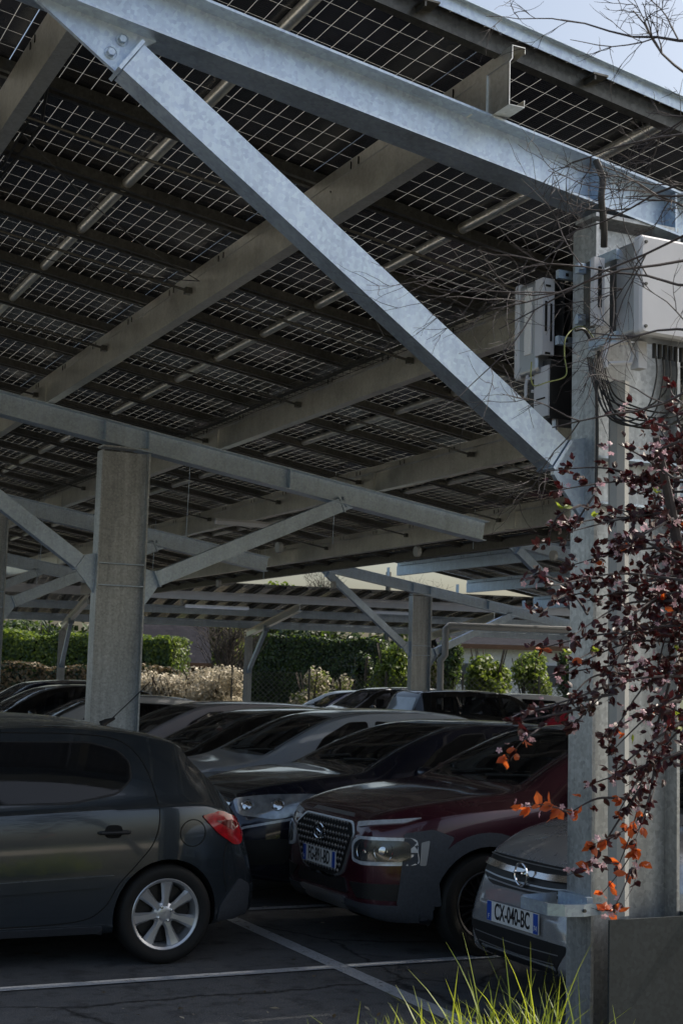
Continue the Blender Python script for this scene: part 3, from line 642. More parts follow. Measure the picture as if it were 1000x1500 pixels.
def make_car(name, label, X, Y, S, group=None, flip=False, near=False, cat='car'):
    """S: shape. Car frame: x=0 at the nose and grows to the tail, z up."""
    L, W, H = S['L'], S['W'], S['H']; top = S['top']; belt = S['belt']; R = S.get('R', .31); wx = S['wheels']
    o = thing(name, label, cat, (X, Y, 0), math.pi if flip else 0, group)
    pm = S['paint']
    xs = []; n = 84
    for i in range(n+1):
        t = i/n; xs.append(L*(t-.06*math.sin(2*math.pi*t)))
    for e in (.012, .03, .06, L-.012, L-.03, L-.06): xs.append(e)
    xs = sorted(set(round(v, 4) for v in xs))
    kf, lf, kb, lb = S.get('plan', (.26, .95, .20, .8)); tum = S.get('tumble', .30)
    def ring(x):
        zt = interp(top, x); tf = max(0, 1-x/lf); tb = max(0, 1-(L-x)/lb)
        f = 1-kf*tf**2.2-kb*tb**2.4
        ef = min(1, x/.10); eb = min(1, (L-x)/.10); f *= (1-.10*(1-ef)**2)*(1-.08*(1-eb)**2)
        w = W/2*f; zf = S.get('clear', .17)+.07*max(tf, tb)**3+.04*(1-ef)**2
        zb = interp(belt, x); gh = max(0, zt-zb)
        zb = min(zb, zt-.045); zb = max(zb, zf+.12)
        k = min(1, gh/.28)
        wr = max(.25, w*(.90-.02*k)-tum*gh); ze = zt-.02-.045*k
        zm = zf+(zb-zf)*.45
        P = [(0, zf), (w*.80, zf), (w*.955, zf+.035), (w*.985, zf+.12), (w*1.0, zm), (w*.995, (zm+zb)/2), (w*.975, zb-.05), (w*(.945), zb-.005), ((w*.935+wr)/2+.010*k, (zb+ze)/2), (wr, ze), (wr*.93, ze+(zt-ze)*.62), (wr*.6, zt-.006), (wr*.3, zt-.001), (0, zt)]
        out = []
        m = len(P)
        for i in range(m-1):
            a, b, c, d = P[max(i-1, 0)], P[i], P[i+1], P[min(i+2, m-1)]
            for q in range(3):
                t = q/3
                if i in (0,): out.append((b[0]+(c[0]-b[0])*t, b[1])); continue
                def cr(j): return .5*(2*b[j]+(c[j]-a[j])*t+(2*a[j]-5*b[j]+4*c[j]-d[j])*t*t+(3*b[j]-a[j]-3*c[j]+d[j])*t**3)
                out.append((cr(0), cr(1)))
        out.append(P[-1]); return out
    vs = []; fs = []
    rings = []
    for x in xs:
        r = ring(x); full = [(y, z) for y, z in r]+[(-y, z) for y, z in r[-2:0:-1]]
        rings.append([(x, y, z) for y, z in full])
    for e, s in ((0, -1), (-1, 1)):
        r = rings[e]; cz = sum(p[2] for p in r)/len(r)
        extra = [(p[0]+s*.012, p[1]*.95, cz+(p[2]-cz)*.92) for p in r]
        extra2 = [(p[0]+s*.020, p[1]*.80, cz+(p[2]-cz)*.72) for p in r]
        if e == 0: rings = [extra2, extra]+rings
        else: rings = rings+[extra, extra2]
    m = len(rings[0])
    for r in rings: vs += r
    for i in range(len(rings)-1):
        for j in range(m): fs.append((i*m+j, i*m+(j+1) % m, (i+1)*m+(j+1) % m, (i+1)*m+j))
    fs.append(tuple(range(m))[::-1]); fs.append(tuple(range((len(rings)-1)*m, len(rings)*m)))
    tmp = bmesh.new(); bv = [tmp.verts.new(v) for v in vs]
    for f in fs: tmp.faces.new([bv[k] for k in f])
    bmesh.ops.recalc_face_normals(tmp, faces=tmp.faces)
    me0 = bpy.data.meshes.new('body'); tmp.to_mesh(me0); 
    bvh = BVHTree.FromBMesh(tmp); tmp.free()
    for q in (pm, VOID): me0.materials.append(q)
    body0 = bpy.data.objects.new('tmp_body', me0); COL.objects.link(body0)
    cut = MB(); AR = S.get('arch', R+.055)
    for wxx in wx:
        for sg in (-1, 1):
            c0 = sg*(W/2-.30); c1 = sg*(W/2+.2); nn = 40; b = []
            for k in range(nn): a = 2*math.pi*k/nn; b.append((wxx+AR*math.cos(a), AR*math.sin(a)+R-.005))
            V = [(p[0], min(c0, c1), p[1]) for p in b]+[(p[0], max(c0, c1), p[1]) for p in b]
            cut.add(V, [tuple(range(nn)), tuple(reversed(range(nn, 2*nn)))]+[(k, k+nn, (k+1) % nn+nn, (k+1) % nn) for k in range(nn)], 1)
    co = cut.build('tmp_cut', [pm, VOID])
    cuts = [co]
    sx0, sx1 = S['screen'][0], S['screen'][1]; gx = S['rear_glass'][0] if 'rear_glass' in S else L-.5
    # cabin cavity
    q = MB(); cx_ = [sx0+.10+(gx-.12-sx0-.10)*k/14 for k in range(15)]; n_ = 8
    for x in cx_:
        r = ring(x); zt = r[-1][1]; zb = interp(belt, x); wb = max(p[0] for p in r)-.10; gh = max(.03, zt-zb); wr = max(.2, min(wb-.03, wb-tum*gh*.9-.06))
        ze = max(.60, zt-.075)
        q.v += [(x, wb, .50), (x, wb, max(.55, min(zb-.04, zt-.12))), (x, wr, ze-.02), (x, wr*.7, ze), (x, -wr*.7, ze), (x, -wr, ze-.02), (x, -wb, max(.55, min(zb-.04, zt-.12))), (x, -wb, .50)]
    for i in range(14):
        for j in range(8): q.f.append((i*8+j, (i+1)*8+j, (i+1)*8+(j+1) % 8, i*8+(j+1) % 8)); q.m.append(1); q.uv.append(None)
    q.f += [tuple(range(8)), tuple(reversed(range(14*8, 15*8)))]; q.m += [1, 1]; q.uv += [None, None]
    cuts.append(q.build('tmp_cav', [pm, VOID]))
    def prism_cut(poly, axis):
        k = len(poly); 
        if axis == 'y': V = [(p[0], -W, p[1]) for p in poly]+[(p[0], W, p[1]) for p in poly]
        else: V = [(p[0], p[1], .85) for p in poly]+[(p[0], p[1], 2.2) for p in poly]
        q = MB(); q.add(V, [tuple(range(k)), tuple(reversed(range(k, 2*k)))]+[(i, i+k, (i+1) % k+k, (i+1) % k) for i in range(k)], 1); cuts.append(q.build('tmp_c', [pm, VOID]))
    for nm, poly in S['side_glass']: prism_cut(grow(poly, -.022), 'y')
    x0, x1, w0, w1 = S['screen']; prism_cut([(x0+.03, -w0+.03), (x0+.03, w0-.03), (x1-.04, w1-.03), (x1-.04, -w1+.03)], 'z')
    if 'rear_glass' in S: x0, x1, w0, w1 = S['rear_glass']; prism_cut([(x0+.01, -w0+.03), (x0+.01, w0-.03), (x1-.02, w1-.03), (x1-.02, -w1+.03)], 'z')
    for co in cuts:
        bb = bmesh.new(); bb.from_mesh(co.data); bmesh.ops.recalc_face_normals(bb, faces=bb.faces); bb.to_mesh(co.data); bb.free()
        md = body0.modifiers.new('b', 'BOOLEAN'); md.object = co; md.operation = 'DIFFERENCE'; md.solver = 'EXACT'
        try: md.material_mode = 'INDEX'
        except Exception: pass
    bpy.context.view_layer.update()
    dg = bpy.context.evaluated_depsgraph_get()
    me = bpy.data.meshes.new_from_object(body0.evaluated_get(dg))
    me.polygons.foreach_set('use_smooth', [True]*len(me.polygons)); me.set_sharp_from_angle(angle=rad(38))
    bpy.data.objects.remove(body0)
    for co in cuts: bpy.data.objects.remove(co)
    body = bpy.data.objects.new('body', me); COL.objects.link(body); body.parent = o
    def cast(org, d):
        h = bvh.ray_cast(org, d, 6)
        return (h[0], h[1]) if h[0] else (None, None)
    # frames: side(sg), front, rear, screen
    def fr_side(sg): return lambda u, v: (Vector((u, sg*2, v)), Vector((0, -sg, 0)))
    def fr_front(u, v): return (Vector((-1, u, v)), Vector((1, 0, 0)))
    def fr_rear(u, v): return (Vector((L+1, u, v)), Vector((-1, 0, 0)))
    def fr_top(u, v): return (Vector((u, v, 3)), Vector((0, 0, -1)))
    def decal(nm, poly, fr, mat, off=.004, parent=o, depth=.012, grid=.045, rnd=.0, inner=None, smooth=True):
        pts = [Vector(p) for p in poly]
        if rnd:
            out = []; k = len(pts)
            for i in range(k):
                a, b, c = pts[i-1], pts[i], pts[(i+1) % k]
                d1 = min(rnd, (a-b).length*.45); d2 = min(rnd, (c-b).length*.45)
                p_, q_ = b+(a-b).normalized()*d1, b+(c-b).normalized()*d2
                for t in (0, .25, .5, .75, 1): out.append((1-t)**2*p_+2*t*(1-t)*b+t*t*q_)
            pts = out
        bd = []
        for i in range(len(pts)):
            a, b = pts[i], pts[(i+1) % len(pts)]; s = max(1, int((b-a).length/grid))
            for t in range(s): bd.append(a+(b-a)*t/s)
        cl = [bd[0]]
        for p in bd[1:]:
            if (p-cl[-1]).length > .0008: cl.append(p)
        if (cl[0]-cl[-1]).length < .0008: cl.pop()
        bd = cl; nb = len(bd)
        x0 = min(p.x for p in bd); x1 = max(p.x for p in bd); y0 = min(p.y for p in bd); y1 = max(p.y for p in bd)
        def inside(p):
            r = False; j = nb-1; dm = 9
            for i in range(nb):
                a, b = bd[i], bd[j]
                if (a.y > p.y) != (b.y > p.y) and p.x < (b.x-a.x)*(p.y-a.y)/(b.y-a.y)+a.x: r = not r
                dm = min(dm, (a-p).length); j = i
            return r and dm > grid*.35
        allp = list(bd); yy = y0+grid/2
        while yy < y1:
            xx_ = x0+grid/2
            while xx_ < x1:
                p = Vector((xx_, yy))
                if inside(p): allp.append(p)
                xx_ += grid
            yy += grid
        res = geometry.delaunay_2d_cdt(allp, [(i, (i+1) % nb) for i in range(nb)], [list(range(nb))], 1, 1e-5)
        vv, ff = res[0], res[2]; P3 = []; back = []
        for p in vv:
            org, d = fr(p.x, p.y); h, nrm = cast(org, d)
            if h is None:
                nn_ = bvh.find_nearest(org+d*(1.0 if abs(d.y) < .5 else 2-W/2)); h, nrm = nn_[0], nn_[1]
            if nrm.dot(d) > 0: nrm = -nrm
            P3.append(h+nrm*off); back.append(h-nrm*depth)
        q = MB(); 
        # orientation
        f2 = []
        for f in ff:
            a, b, c = P3[f[0]], P3[f[1]], P3[f[2]]; nn_ = (b-a).cross(c-a)
            _, d = fr(vv[f[0]].x, vv[f[0]].y)
            f2.append(tuple(f) if nn_.dot(d) < 0 else tuple(reversed(f)))
        ed = {}
        for f in f2:
            for i in range(len(f)): ed[(f[i], f[(i+1) % len(f)])] = 1
        bnd = [(a, b) for a, b in ed if (b, a) not in ed]
        base = len(P3); used = sorted({v for e in bnd for v in e}); mp = {v: base+i for i, v in enumerate(used)}
        allv = P3+[back[v] for v in used]
        q.add(allv, f2+[(b, a, mp[a], mp[b]) for a, b in bnd])
        return q.build(nm, mat, parent, smooth=smooth, angle=30)
    def strip(nm, path, fr, wd, mat, off=.0015, parent=o, closed=False):
        pts = spl([(p[0], p[1], 0) for p in path], 5); q = MB(); k = len(pts); V = []
        for i, p in enumerate(pts):
            t = (pts[min(i+1, k-1)]-pts[max(i-1, 0)]).normalized(); nn_ = Vector((-t.y, t.x, 0))*wd/2
            for s in (-1, 1):
                u = p+nn_*s; org, d = fr(u.x, u.y); h, nrm = cast(org, d)
                if h is None: h = org+d*(2-W/2 if abs(d.y) > .5 else 1); nrm = -d
                V.append(h+nrm*off)
        q.add(V, [(2*i, 2*i+1, 2*i+3, 2*i+2) for i in range(k-1)])
        return q.build(nm, mat, parent, smooth=True)
    H_ = dict(decal=decal, strip=strip, side=fr_side, front=fr_front, rear=fr_rear, top=fr_top, o=o, L=L, W=W, cast=cast, body=body)
    # wheels
    for k, wxx in enumerate(wx):
        for sg in (-1, 1):
            wt = S.get('tw', .20); yc = sg*(W/2-.012-wt/2)
            wh = bpy.data.objects.new('wheel', None); COL.objects.link(wh); wh.parent = o; wh.location = (wxx, yc, R); wh.rotation_euler = (0, S.get('wrot', .3), 0)
            ri = S.get('ri', R-.10)
            ty = MB(); hw = wt/2
            ty.lathe([(ri-.005, -hw*.80), (ri+.015, -hw*.93), (ri+(R-ri)*.5, -hw), (R-.018, -hw*.93), (R-.004, -hw*.72), (R, -hw*.3), (R, hw*.3), (R-.004, hw*.72), (R-.018, hw*.93), (ri+(R-ri)*.5, hw), (ri+.015, hw*.93), (ri-.005, hw*.80)], (0, 0, 0), 'y', 48)
            ty.build('tyre', RUBBER, wh, smooth=True)
            rm = MB(); s = sg
            rm.lathe([(ri, hw*.80*s), (ri-.008, hw*.86*s), (ri-.022, hw*.78*s), (ri-.030, hw*.55*s), (ri-.04, -hw*.2*s)], (0, 0, 0), 'y', 48)
            st, ns, tw_ = S.get('spokes', ('fat', 7, .05))
            for j in range(ns):
                a = 2*math.pi*j/ns
                segs = [0] if st == 'fat' else [0]
                for dv in segs:
                    prof = [(.035, .030 if st == 'fat' else .02, .62), (.09, .024 if st == 'fat' else .012, .66), (ri-.06, tw_*.5, .66), (ri-.024, tw_*.62, .72)]
                    V = []
                    for (rr_, hw_, yy_) in prof:
                        for side_, dy in ((-1, -.02), (-.55, 0), (.55, 0), (1, -.02)):
                            xx2 = rr_*math.cos(a)-side_*hw_*math.sin(a); zz2 = rr_*math.sin(a)+side_*hw_*math.cos(a)
                            V.append((xx2, s*(hw*yy_+dy), zz2))
                    rm.add(V, [(4*i+c, 4*i+c+1, 4*i+c+5, 4*i+c+4) for i in range(3) for c in range(3)])
            rm.lathe([(0, hw*.66*s), (.030, hw*.68*s), (.045, hw*.64*s), (.07, hw*.52*s), (.075, hw*.3*s)], (0, 0, 0), 'y', 24)
            rm.build('rim', S.get('rimmat', ALLOY), wh, smooth=True)
            if near:
                nb_ = MB()
                for j in range(S.get('nuts', 4)):
                    a = 2*math.pi*(j+.5)/S.get('nuts', 4); nb_.lathe([(0, s*hw*.80), (.009, s*hw*.78), (.011, s*hw*.5)], (.047*math.cos(a), 0, .047*math.sin(a)), 'y', 8)
                nb_.build('wheel_nut', CHROME, wh, smooth=True)
            dk = MB(); dk.lathe([(0, hw*.05*s), (ri-.045, hw*.05*s)], (0, 0, 0), 'y', 24); dk.build('brake_disc', S.get('brake', ALLOY_D), wh)
    # glass
    for nm, poly in S['side_glass']:
        for sg in (-1, 1):
            if near: decal('window_seal', [(p[0], p[1]) for p in grow(poly, .014)], fr_side(sg), BLACKP, .002, rnd=.04)
            decal('side_window', poly, fr_side(sg), GLASS, .005 if near else .004, rnd=.03)
    if 'screen' in S:
        x0, x1, w0, w1 = S['screen']
        decal('windscreen', [(x0, -w0), (x0-.04, 0), (x0, w0), (x1, w1), (x1-.03, 0), (x1, -w1)], fr_top, GLASS, .004, grid=.07, rnd=.05)
        wp = MB()
        for yy, ye in ((-.15, -.62), (.35, -.12)):
            pts = []
            for t in range(6):
                u = x0+.03+.07*t/5; v = yy+(ye-yy)*t/5; h, nr = cast(Vector((u, v, 3)), Vector((0, 0, -1)))
                if h: pts.append(h+nr*.018)
            if len(pts) > 2: wp.tube(pts, .009, 5)
        wp.build('wiper', BLACKP, o)
    if 'rear_glass' in S:
        x0, x1, w0, w1 = S['rear_glass']
        decal('rear_window', [(x0, -w0), (x0, w0), (x1, w1), (x1, -w1)], fr_top, GLASS, .004, grid=.06, rnd=.05)
    zb_ = interp(belt, 2.2)
    for sxp in (2.25, 3.02):
        for sg in (-1, 1):
            q = MB(); cy = sg*W*.21; top_ = zb_+.13
            prof = [(-.24, -.30), (.24, -.30), (.23, .0), (.19, .02), (.10, .03), (.10, .20), (-.10, .20), (-.10, .03), (-.19, .02), (-.23, .0)]
            V = [(sxp+.02+.22*max(0, b+.3)*.6-.05, cy+a, top_-.08+b) for a, b in prof]+[(sxp+.11+.22*max(0, b+.3)*.6-.05, cy+a*.96, top_-.08+b) for a, b in prof]
            k = len(prof); q.add(V, [tuple(range(k)), tuple(reversed(range(k, 2*k)))]+[(i, i+k, (i+1) % k+k, (i+1) % k) for i in range(k)]); q.build('seat', SEAT, o)
    if True:
        q = MB(); q.tube([(1.62, -.36+.17*math.cos(6.283*k/16), zb_-.02+.17*math.sin(6.283*k/16)) for k in range(17)], .014, 6); q.box((1.42, 0, zb_-.10), (.32, W*.72, .14)); q.build('dashboard', SEAT, o)
    for sg in (-1, 1):
        mx_, mz_ = S.get('mirror', (1.52, 1.0)); h, nr = cast(Vector((mx_, sg*2, mz_-.02)), Vector((0, -sg, 0)))
        if h:
            q = MB(); c = Vector((mx_-.02, h.y+sg*.13, mz_+.02))
            V = []; F = []; A, B = 8, 12
            for i in range(A+1):
                th = math.pi*i/A
                for j in range(B):
                    ph = 2*math.pi*j/B
                    V.append((c.x+.075*math.copysign(abs(math.sin(th)*math.cos(ph))**.8, math.cos(ph)), c.y+.105*math.copysign(abs(math.cos(th))**.8, math.cos(th)), c.z+.068*math.copysign(abs(math.sin(th)*math.sin(ph))**.8, math.sin(ph))))
            for i in range(A):
                for j in range(B): F.append((i*B+j, i*B+(j+1) % B, (i+1)*B+(j+1) % B, (i+1)*B+j))
            q.add(V, F); q.box((c.x+.01, h.y+sg*.03, c.z-.045), (.06, .09, .03), 1)
            q.build('wing_mirror', [S.get('mirmat', pm), BLACKP], o, smooth=True)
        for hx, hz in S.get('handles', ()):
            h, nr = cast(Vector((hx, sg*2, hz)), Vector((0, -sg, 0)))
            if h:
                q = MB()
                q.tube([h+Vector((-.10, sg*.004, 0)), h+Vector((-.085, sg*.028, 0)), h+Vector((0, sg*.036, .002)), h+Vector((.085, sg*.028, .002)), h+Vector((.10, sg*.004, .002))], [.008, .012, .0125, .012, .008], 8)
                q.build('door_handle', S.get('handmat', pm), o, smooth=True)
                if near: decal('handle_recess', [(hx-.05, hz-.035), (hx+.04, hz-.035), (hx+.055, hz+.01), (hx+.04, hz+.045), (hx-.05, hz+.045), (hx-.065, hz)], fr_side(sg), VOID, .001, rnd=.03)
        for poly in S.get('seams', ()): strip('panel_gap', poly, fr_side(sg), .007, VOID, .0012)
    if 'screen' in S:
        x0, x1, w0, w1 = S['screen']; g1 = S.get('rear_glass', (x1+1.4, 0, 0, 0))[0]
        for sg in (-1, 1):
            strip('roof_highlight', [(x0+.02, sg*(w0+.055)), ((x0+x1)/2, sg*((w0+w1)/2+.050)), (x1, sg*(w1+.045)), (x1+.5, sg*(w1+.05)), (g1-.5, sg*(w1+.045)), (g1-.1, sg*(w1+.03))], fr_top, .013, EDGE_SHINE, .007)  # thin bright strip drawn as the sky highlight along pillar and roof edge
    for fn in S.get('extras', ()): fn(H_)
    return o
def grow(poly, d):
    c = (sum(p[0] for p in poly)/len(poly), sum(p[1] for p in poly)/len(poly)); out = []
    for p in poly:
        v = Vector((p[0]-c[0], p[1]-c[1])); v = v*(1+d/max(.05, v.length)); out.append((c[0]+v.x, c[1]+v.y))
    return out
def textmesh(s, size, mat, name, parent, M4, sx=1, bold=.0):
    cu = bpy.data.curves.new('t', 'FONT'); cu.body = s; cu.size = size; cu.align_x = 'CENTER'; cu.align_y = 'CENTER'; cu.extrude = .0006; cu.offset = bold
    ob = bpy.data.objects.new('t', cu); COL.objects.link(ob); bpy.context.view_layer.update()
    me = bpy.data.meshes.new_from_object(ob.evaluated_get(bpy.context.evaluated_depsgraph_get())); bpy.data.objects.remove(ob)
    me.materials.clear(); me.materials.append(mat)
    me.transform(Matrix.Diagonal((sx, 1, 1, 1))); me.transform(M4)
    o = bpy.data.objects.new(name, me); COL.objects.link(o); o.parent = parent; return o
def plate(txt, y, z, dept='', tilt=0, front=True, yawp=0, xo=-.014):
    def fn(C):
        h, nr = C['cast'](Vector((-1 if front else C['L']+1, y, z)), Vector((1 if front else -1, 0, 0)))
        s = -1 if front else 1; x = h.x+s*abs(xo)
        q = MB(); q.box((x, y, z), (.008, .52, .11)); pl = q.build('number_plate', WHITEPLATE, C['o'])
        for e in (-1, 1): q = MB(); q.box((x+s*.0052, y+e*.237, z), (.003, .044, .106)); q.build('plate_band', BLUEP, pl)
        # text faces outward: local x -> -y for the front (seen from -x), normal -> -x
        R = Matrix(((0, 0, -1, x-.0055), (-1, 0, 0, y), (0, 1, 0, z), (0, 0, 0, 1))) if front else Matrix(((0, 0, 1, x+.0055), (1, 0, 0, y), (0, 1, 0, z), (0, 0, 0, 1)))
        textmesh(txt, .125, INK, 'plate_number', pl, R, .60, .0022)
        if dept:
            R2 = R.copy(); R2[0][3] += s*.0026; R2[1][3] += -.237 if front else .237; R2[2][3] -= .026
            textmesh(dept, .04, WHITEPLATE, 'department_number', pl, R2, .8)
        R3 = R.copy(); R3[0][3] += s*.0026; R3[1][3] += .237 if front else -.237; R3[2][3] -= .03
        textmesh('F', .038, WHITEPLATE, 'country_letter', pl, R3, .9)
    return fn
def dec(nm, poly, where, mat, off=.004, **kw):
    def fn(C):
        if where == 'sides':
            for sg in (-1, 1): C['decal'](nm, poly, C['side'](sg), mat, off, **kw)
        elif where in ('front2', 'rear2'):
            f = C['front'] if where == 'front2' else C['rear']
            C['decal'](nm, poly, f, mat, off, **kw); C['decal'](nm, [(-a, b) for a, b in reversed(poly)], f, mat, off, **kw)
        else: C['decal'](nm, poly, C[where], mat, off, **kw)
    return fn
def stp(nm, path, where, wd, mat, off=.002):
    def fn(C):
        if where == 'sides':
            for sg in (-1, 1): C['strip'](nm, path, C['side'](sg), wd, mat, off)
        elif where == 'front2':
            C['strip'](nm, path, C['front'], wd, mat, off); C['strip'](nm, [(-a, b) for a, b in path], C['front'], wd, mat, off)
        else: C['strip'](nm, path, C[where], wd, mat, off)
    return fn
def bulbs(cs, r=.035, front=True):
    def fn(C):
        for y, z in cs:
            for sg in (-1, 1):
                q = MB()
                h, nr = C['cast'](Vector((-1, sg*y, z)), Vector((1, 0, 0)))
                if not h: continue
                n = -nr if nr.x > 0 else nr; p = h+n*.006; a = n.cross(Vector((0, 0, 1))).normalized(); b = n.cross(a); V = [p+n*.012]
                for rr_, e in ((r*.45, .010), (r*.8, .003), (r, .0), (r*1.15, .006)):
                    for j in range(20): w_ = 2*math.pi*j/20; V.append(p+a*rr_*math.cos(w_)+b*rr_*math.sin(w_)+n*e)
                q.add(V, [(0, 1+j, 1+(j+1) % 20) for j in range(20)]+[(1+20*i+j, 21+20*i+j, 21+20*i+(j+1) % 20, 1+20*i+(j+1) % 20) for i in range(3) for j in range(20)])
                q.build('lamp_reflector', CHROME, C['o'], smooth=True)
    return fn
def archring(wxx, R, r0, r1, mat, nm='arch_cladding'):
    def fn(C):
        for sg in (-1, 1):
            p = [(wxx+r1*math.cos(a), max(.2, R+r1*math.sin(a))) for a in [rad(-20)+rad(220)*k/22 for k in range(23)]]
            p2 = [(wxx+r0*math.cos(a), max(.2, R+r0*math.sin(a))) for a in [rad(200)-rad(220)*k/22 for k in range(23)]]
            C['decal'](nm, p+p2, C['side'](sg), mat, .012, grid=.06)
    return fn

# small dark grey hatchback seen from its rear flank
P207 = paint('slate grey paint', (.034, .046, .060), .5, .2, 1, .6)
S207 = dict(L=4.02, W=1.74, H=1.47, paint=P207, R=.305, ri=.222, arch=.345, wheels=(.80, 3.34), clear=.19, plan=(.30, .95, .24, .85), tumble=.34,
    top=[(0, .50), (.06, .62), (.20, .76), (.55, .90), (1.0, 1.0), (1.35, 1.18), (1.75, 1.37), (2.1, 1.44), (2.6, 1.465), (3.05, 1.445), (3.35, 1.395), (3.47, 1.355), (3.52, 1.29), (3.72, 1.08), (3.83, .95), (3.93, .84), (3.985, .70), (4.02, .52)],
    belt=[(0, .5), (.6, .80), (1.3, .92), (2.3, .955), (3.0, .985), (3.5, 1.00), (3.8, .90), (4.02, .5)],
    side_glass=[('w', [(1.45, .955), (2.12, .975), (2.14, 1.33), (1.95, 1.31), (1.70, 1.20)]), ('w', [(2.24, .985), (2.72, .995), (3.00, 1.045), (3.10, 1.13), (3.10, 1.23), (3.03, 1.30), (2.85, 1.345), (2.24, 1.345)])],
    screen=(1.08, 1.84, .58, .50), rear_glass=(3.50, 3.76, .46, .52), mirror=(1.50, .98), handles=((2.98, .815), (1.98, .80)), handmat=BLACKP, spokes=('fat', 7, .072), nuts=4, brake=ALLOY_D,
    seams=([(2.20, .28), (2.185, .6), (2.19, .93)], [(2.19, .27), (2.75, .285), (2.93, .36), (3.02, .50), (3.13, .62), (3.24, .76), (3.27, .95), (3.20, 1.22), (3.06, 1.36), (2.80, 1.40), (2.3, 1.405)], [(3.76, .42), (3.73, .62), (3.76, .74)], [(1.30, .30), (1.28, .6), (1.33, .93)]),
    extras=[dec('tail_light', [(3.56, .905), (3.70, .93), (3.83, .88), (3.90, .78), (3.86, .71), (3.80, .715), (3.68, .79)], 'sides', REDL, .010, rnd=.02, grid=.03),
            dec('tail_light_insert', [(3.66, .87), (3.78, .87), (3.84, .83), (3.80, .80)], 'sides', REDD, .013, rnd=.01, grid=.03),
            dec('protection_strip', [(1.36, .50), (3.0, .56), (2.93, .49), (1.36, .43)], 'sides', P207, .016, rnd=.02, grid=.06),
            dec('rear_bumper_guard', [(3.70, .24), (3.95, .24), (3.95, .45), (3.86, .50), (3.72, .34)], 'sides', CLAD, .008, rnd=.03),
            dec('sill', [(1.22, .19), (2.95, .19), (2.93, .255), (1.22, .25)], 'sides', CLAD, .010, rnd=.01)])
def fuelcap(C):
    c = (3.50, .80); ps = [(c[0]+.088*math.cos(2*math.pi*k/28), c[1]+.082*math.sin(2*math.pi*k/28)) for k in range(29)]
    C['strip']('fuel_cap', ps, C['side'](-1), .006, VOID, .0015)
def roofaerial(C):
    h, n = C['cast'](Vector((3.12, 0, 3)), Vector((0, 0, -1)))
    q = MB(); q.tube([h, h+Vector((.03, 0, .022)), h+Vector((.09, 0, .045))], [.03, .02, .008], 8); q.tube(spl([h+Vector((.06, 0, .035)), h+Vector((.20, 0, .17)), h+Vector((.33, 0, .30))], 4), .004, 5)
    q.build('aerial', BLACKP, C['o'], smooth=True)
S207['extras'] += [fuelcap, roofaerial]
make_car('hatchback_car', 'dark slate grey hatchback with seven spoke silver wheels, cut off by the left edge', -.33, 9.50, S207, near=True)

# burgundy crossover
PK = paint('burgundy paint', (.060, .007, .018), .35, .25, 1, .0)
PKH = PK
def kona_grille(C):
    # outer silver frame, mesh field, badge
    hexg = [(-.36, .83), (.36, .83), (.45, .75), (.31, .51), (.18, .47), (-.18, .47), (-.31, .51), (-.45, .75)]
    C['decal']('grille_surround', grow(hexg, .028), C['front'], SATIN, .010, rnd=.04)
    gr = C['decal']('grille', hexg, C['front'], VOID, .014, rnd=.04)
    q = MB()
    for r in range(9):
        for k in range(-9, 10):
            y = k*.046+(.023 if r % 2 else 0); z = .51+r*.040
            lim = .45-(.75-z)*.52 if z < .75 else .45-(z-.75)*.9
            if abs(y) > lim-.03: continue
            h, n = C['cast'](Vector((-1, y, z)), Vector((1, 0, 0)))
            if h is None: continue
            c = h+Vector((-.020, 0, 0)); q.add([c+Vector((0, -.019, 0)), c+Vector((0, 0, -.015)), c+Vector((0, .019, 0)), c+Vector((0, 0, .015)), c+Vector((-.012, 0, .002))], [(0, 1, 4), (1, 2, 4), (2, 3, 4), (3, 0, 4)])
    q.build('grille_stud', SATIN, gr)
    h, n = C['cast'](Vector((-1, 0, .745)), Vector((1, 0, 0))); q = MB(); c = h+Vector((-.04, 0, 0))
    ring = [(c.x, c.y+.085*math.cos(2*math.pi*k/28), c.z+.052*math.sin(2*math.pi*k/28)) for k in range(29)]
    q.tube(ring, .007, 6); sl_ = .012
    for e in (-1, 1): q.tube([c+Vector((0, e*.040-sl_, .036)), c+Vector((0, e*.036, 0)), c+Vector((0, e*.040+sl_, -.036))], .007, 6)
    q.tube([c+Vector((0, -.036, -.010)), c+Vector((0, .036, .010))], .007, 6)
    q.build('badge', CHROME, C['o'], smooth=True)
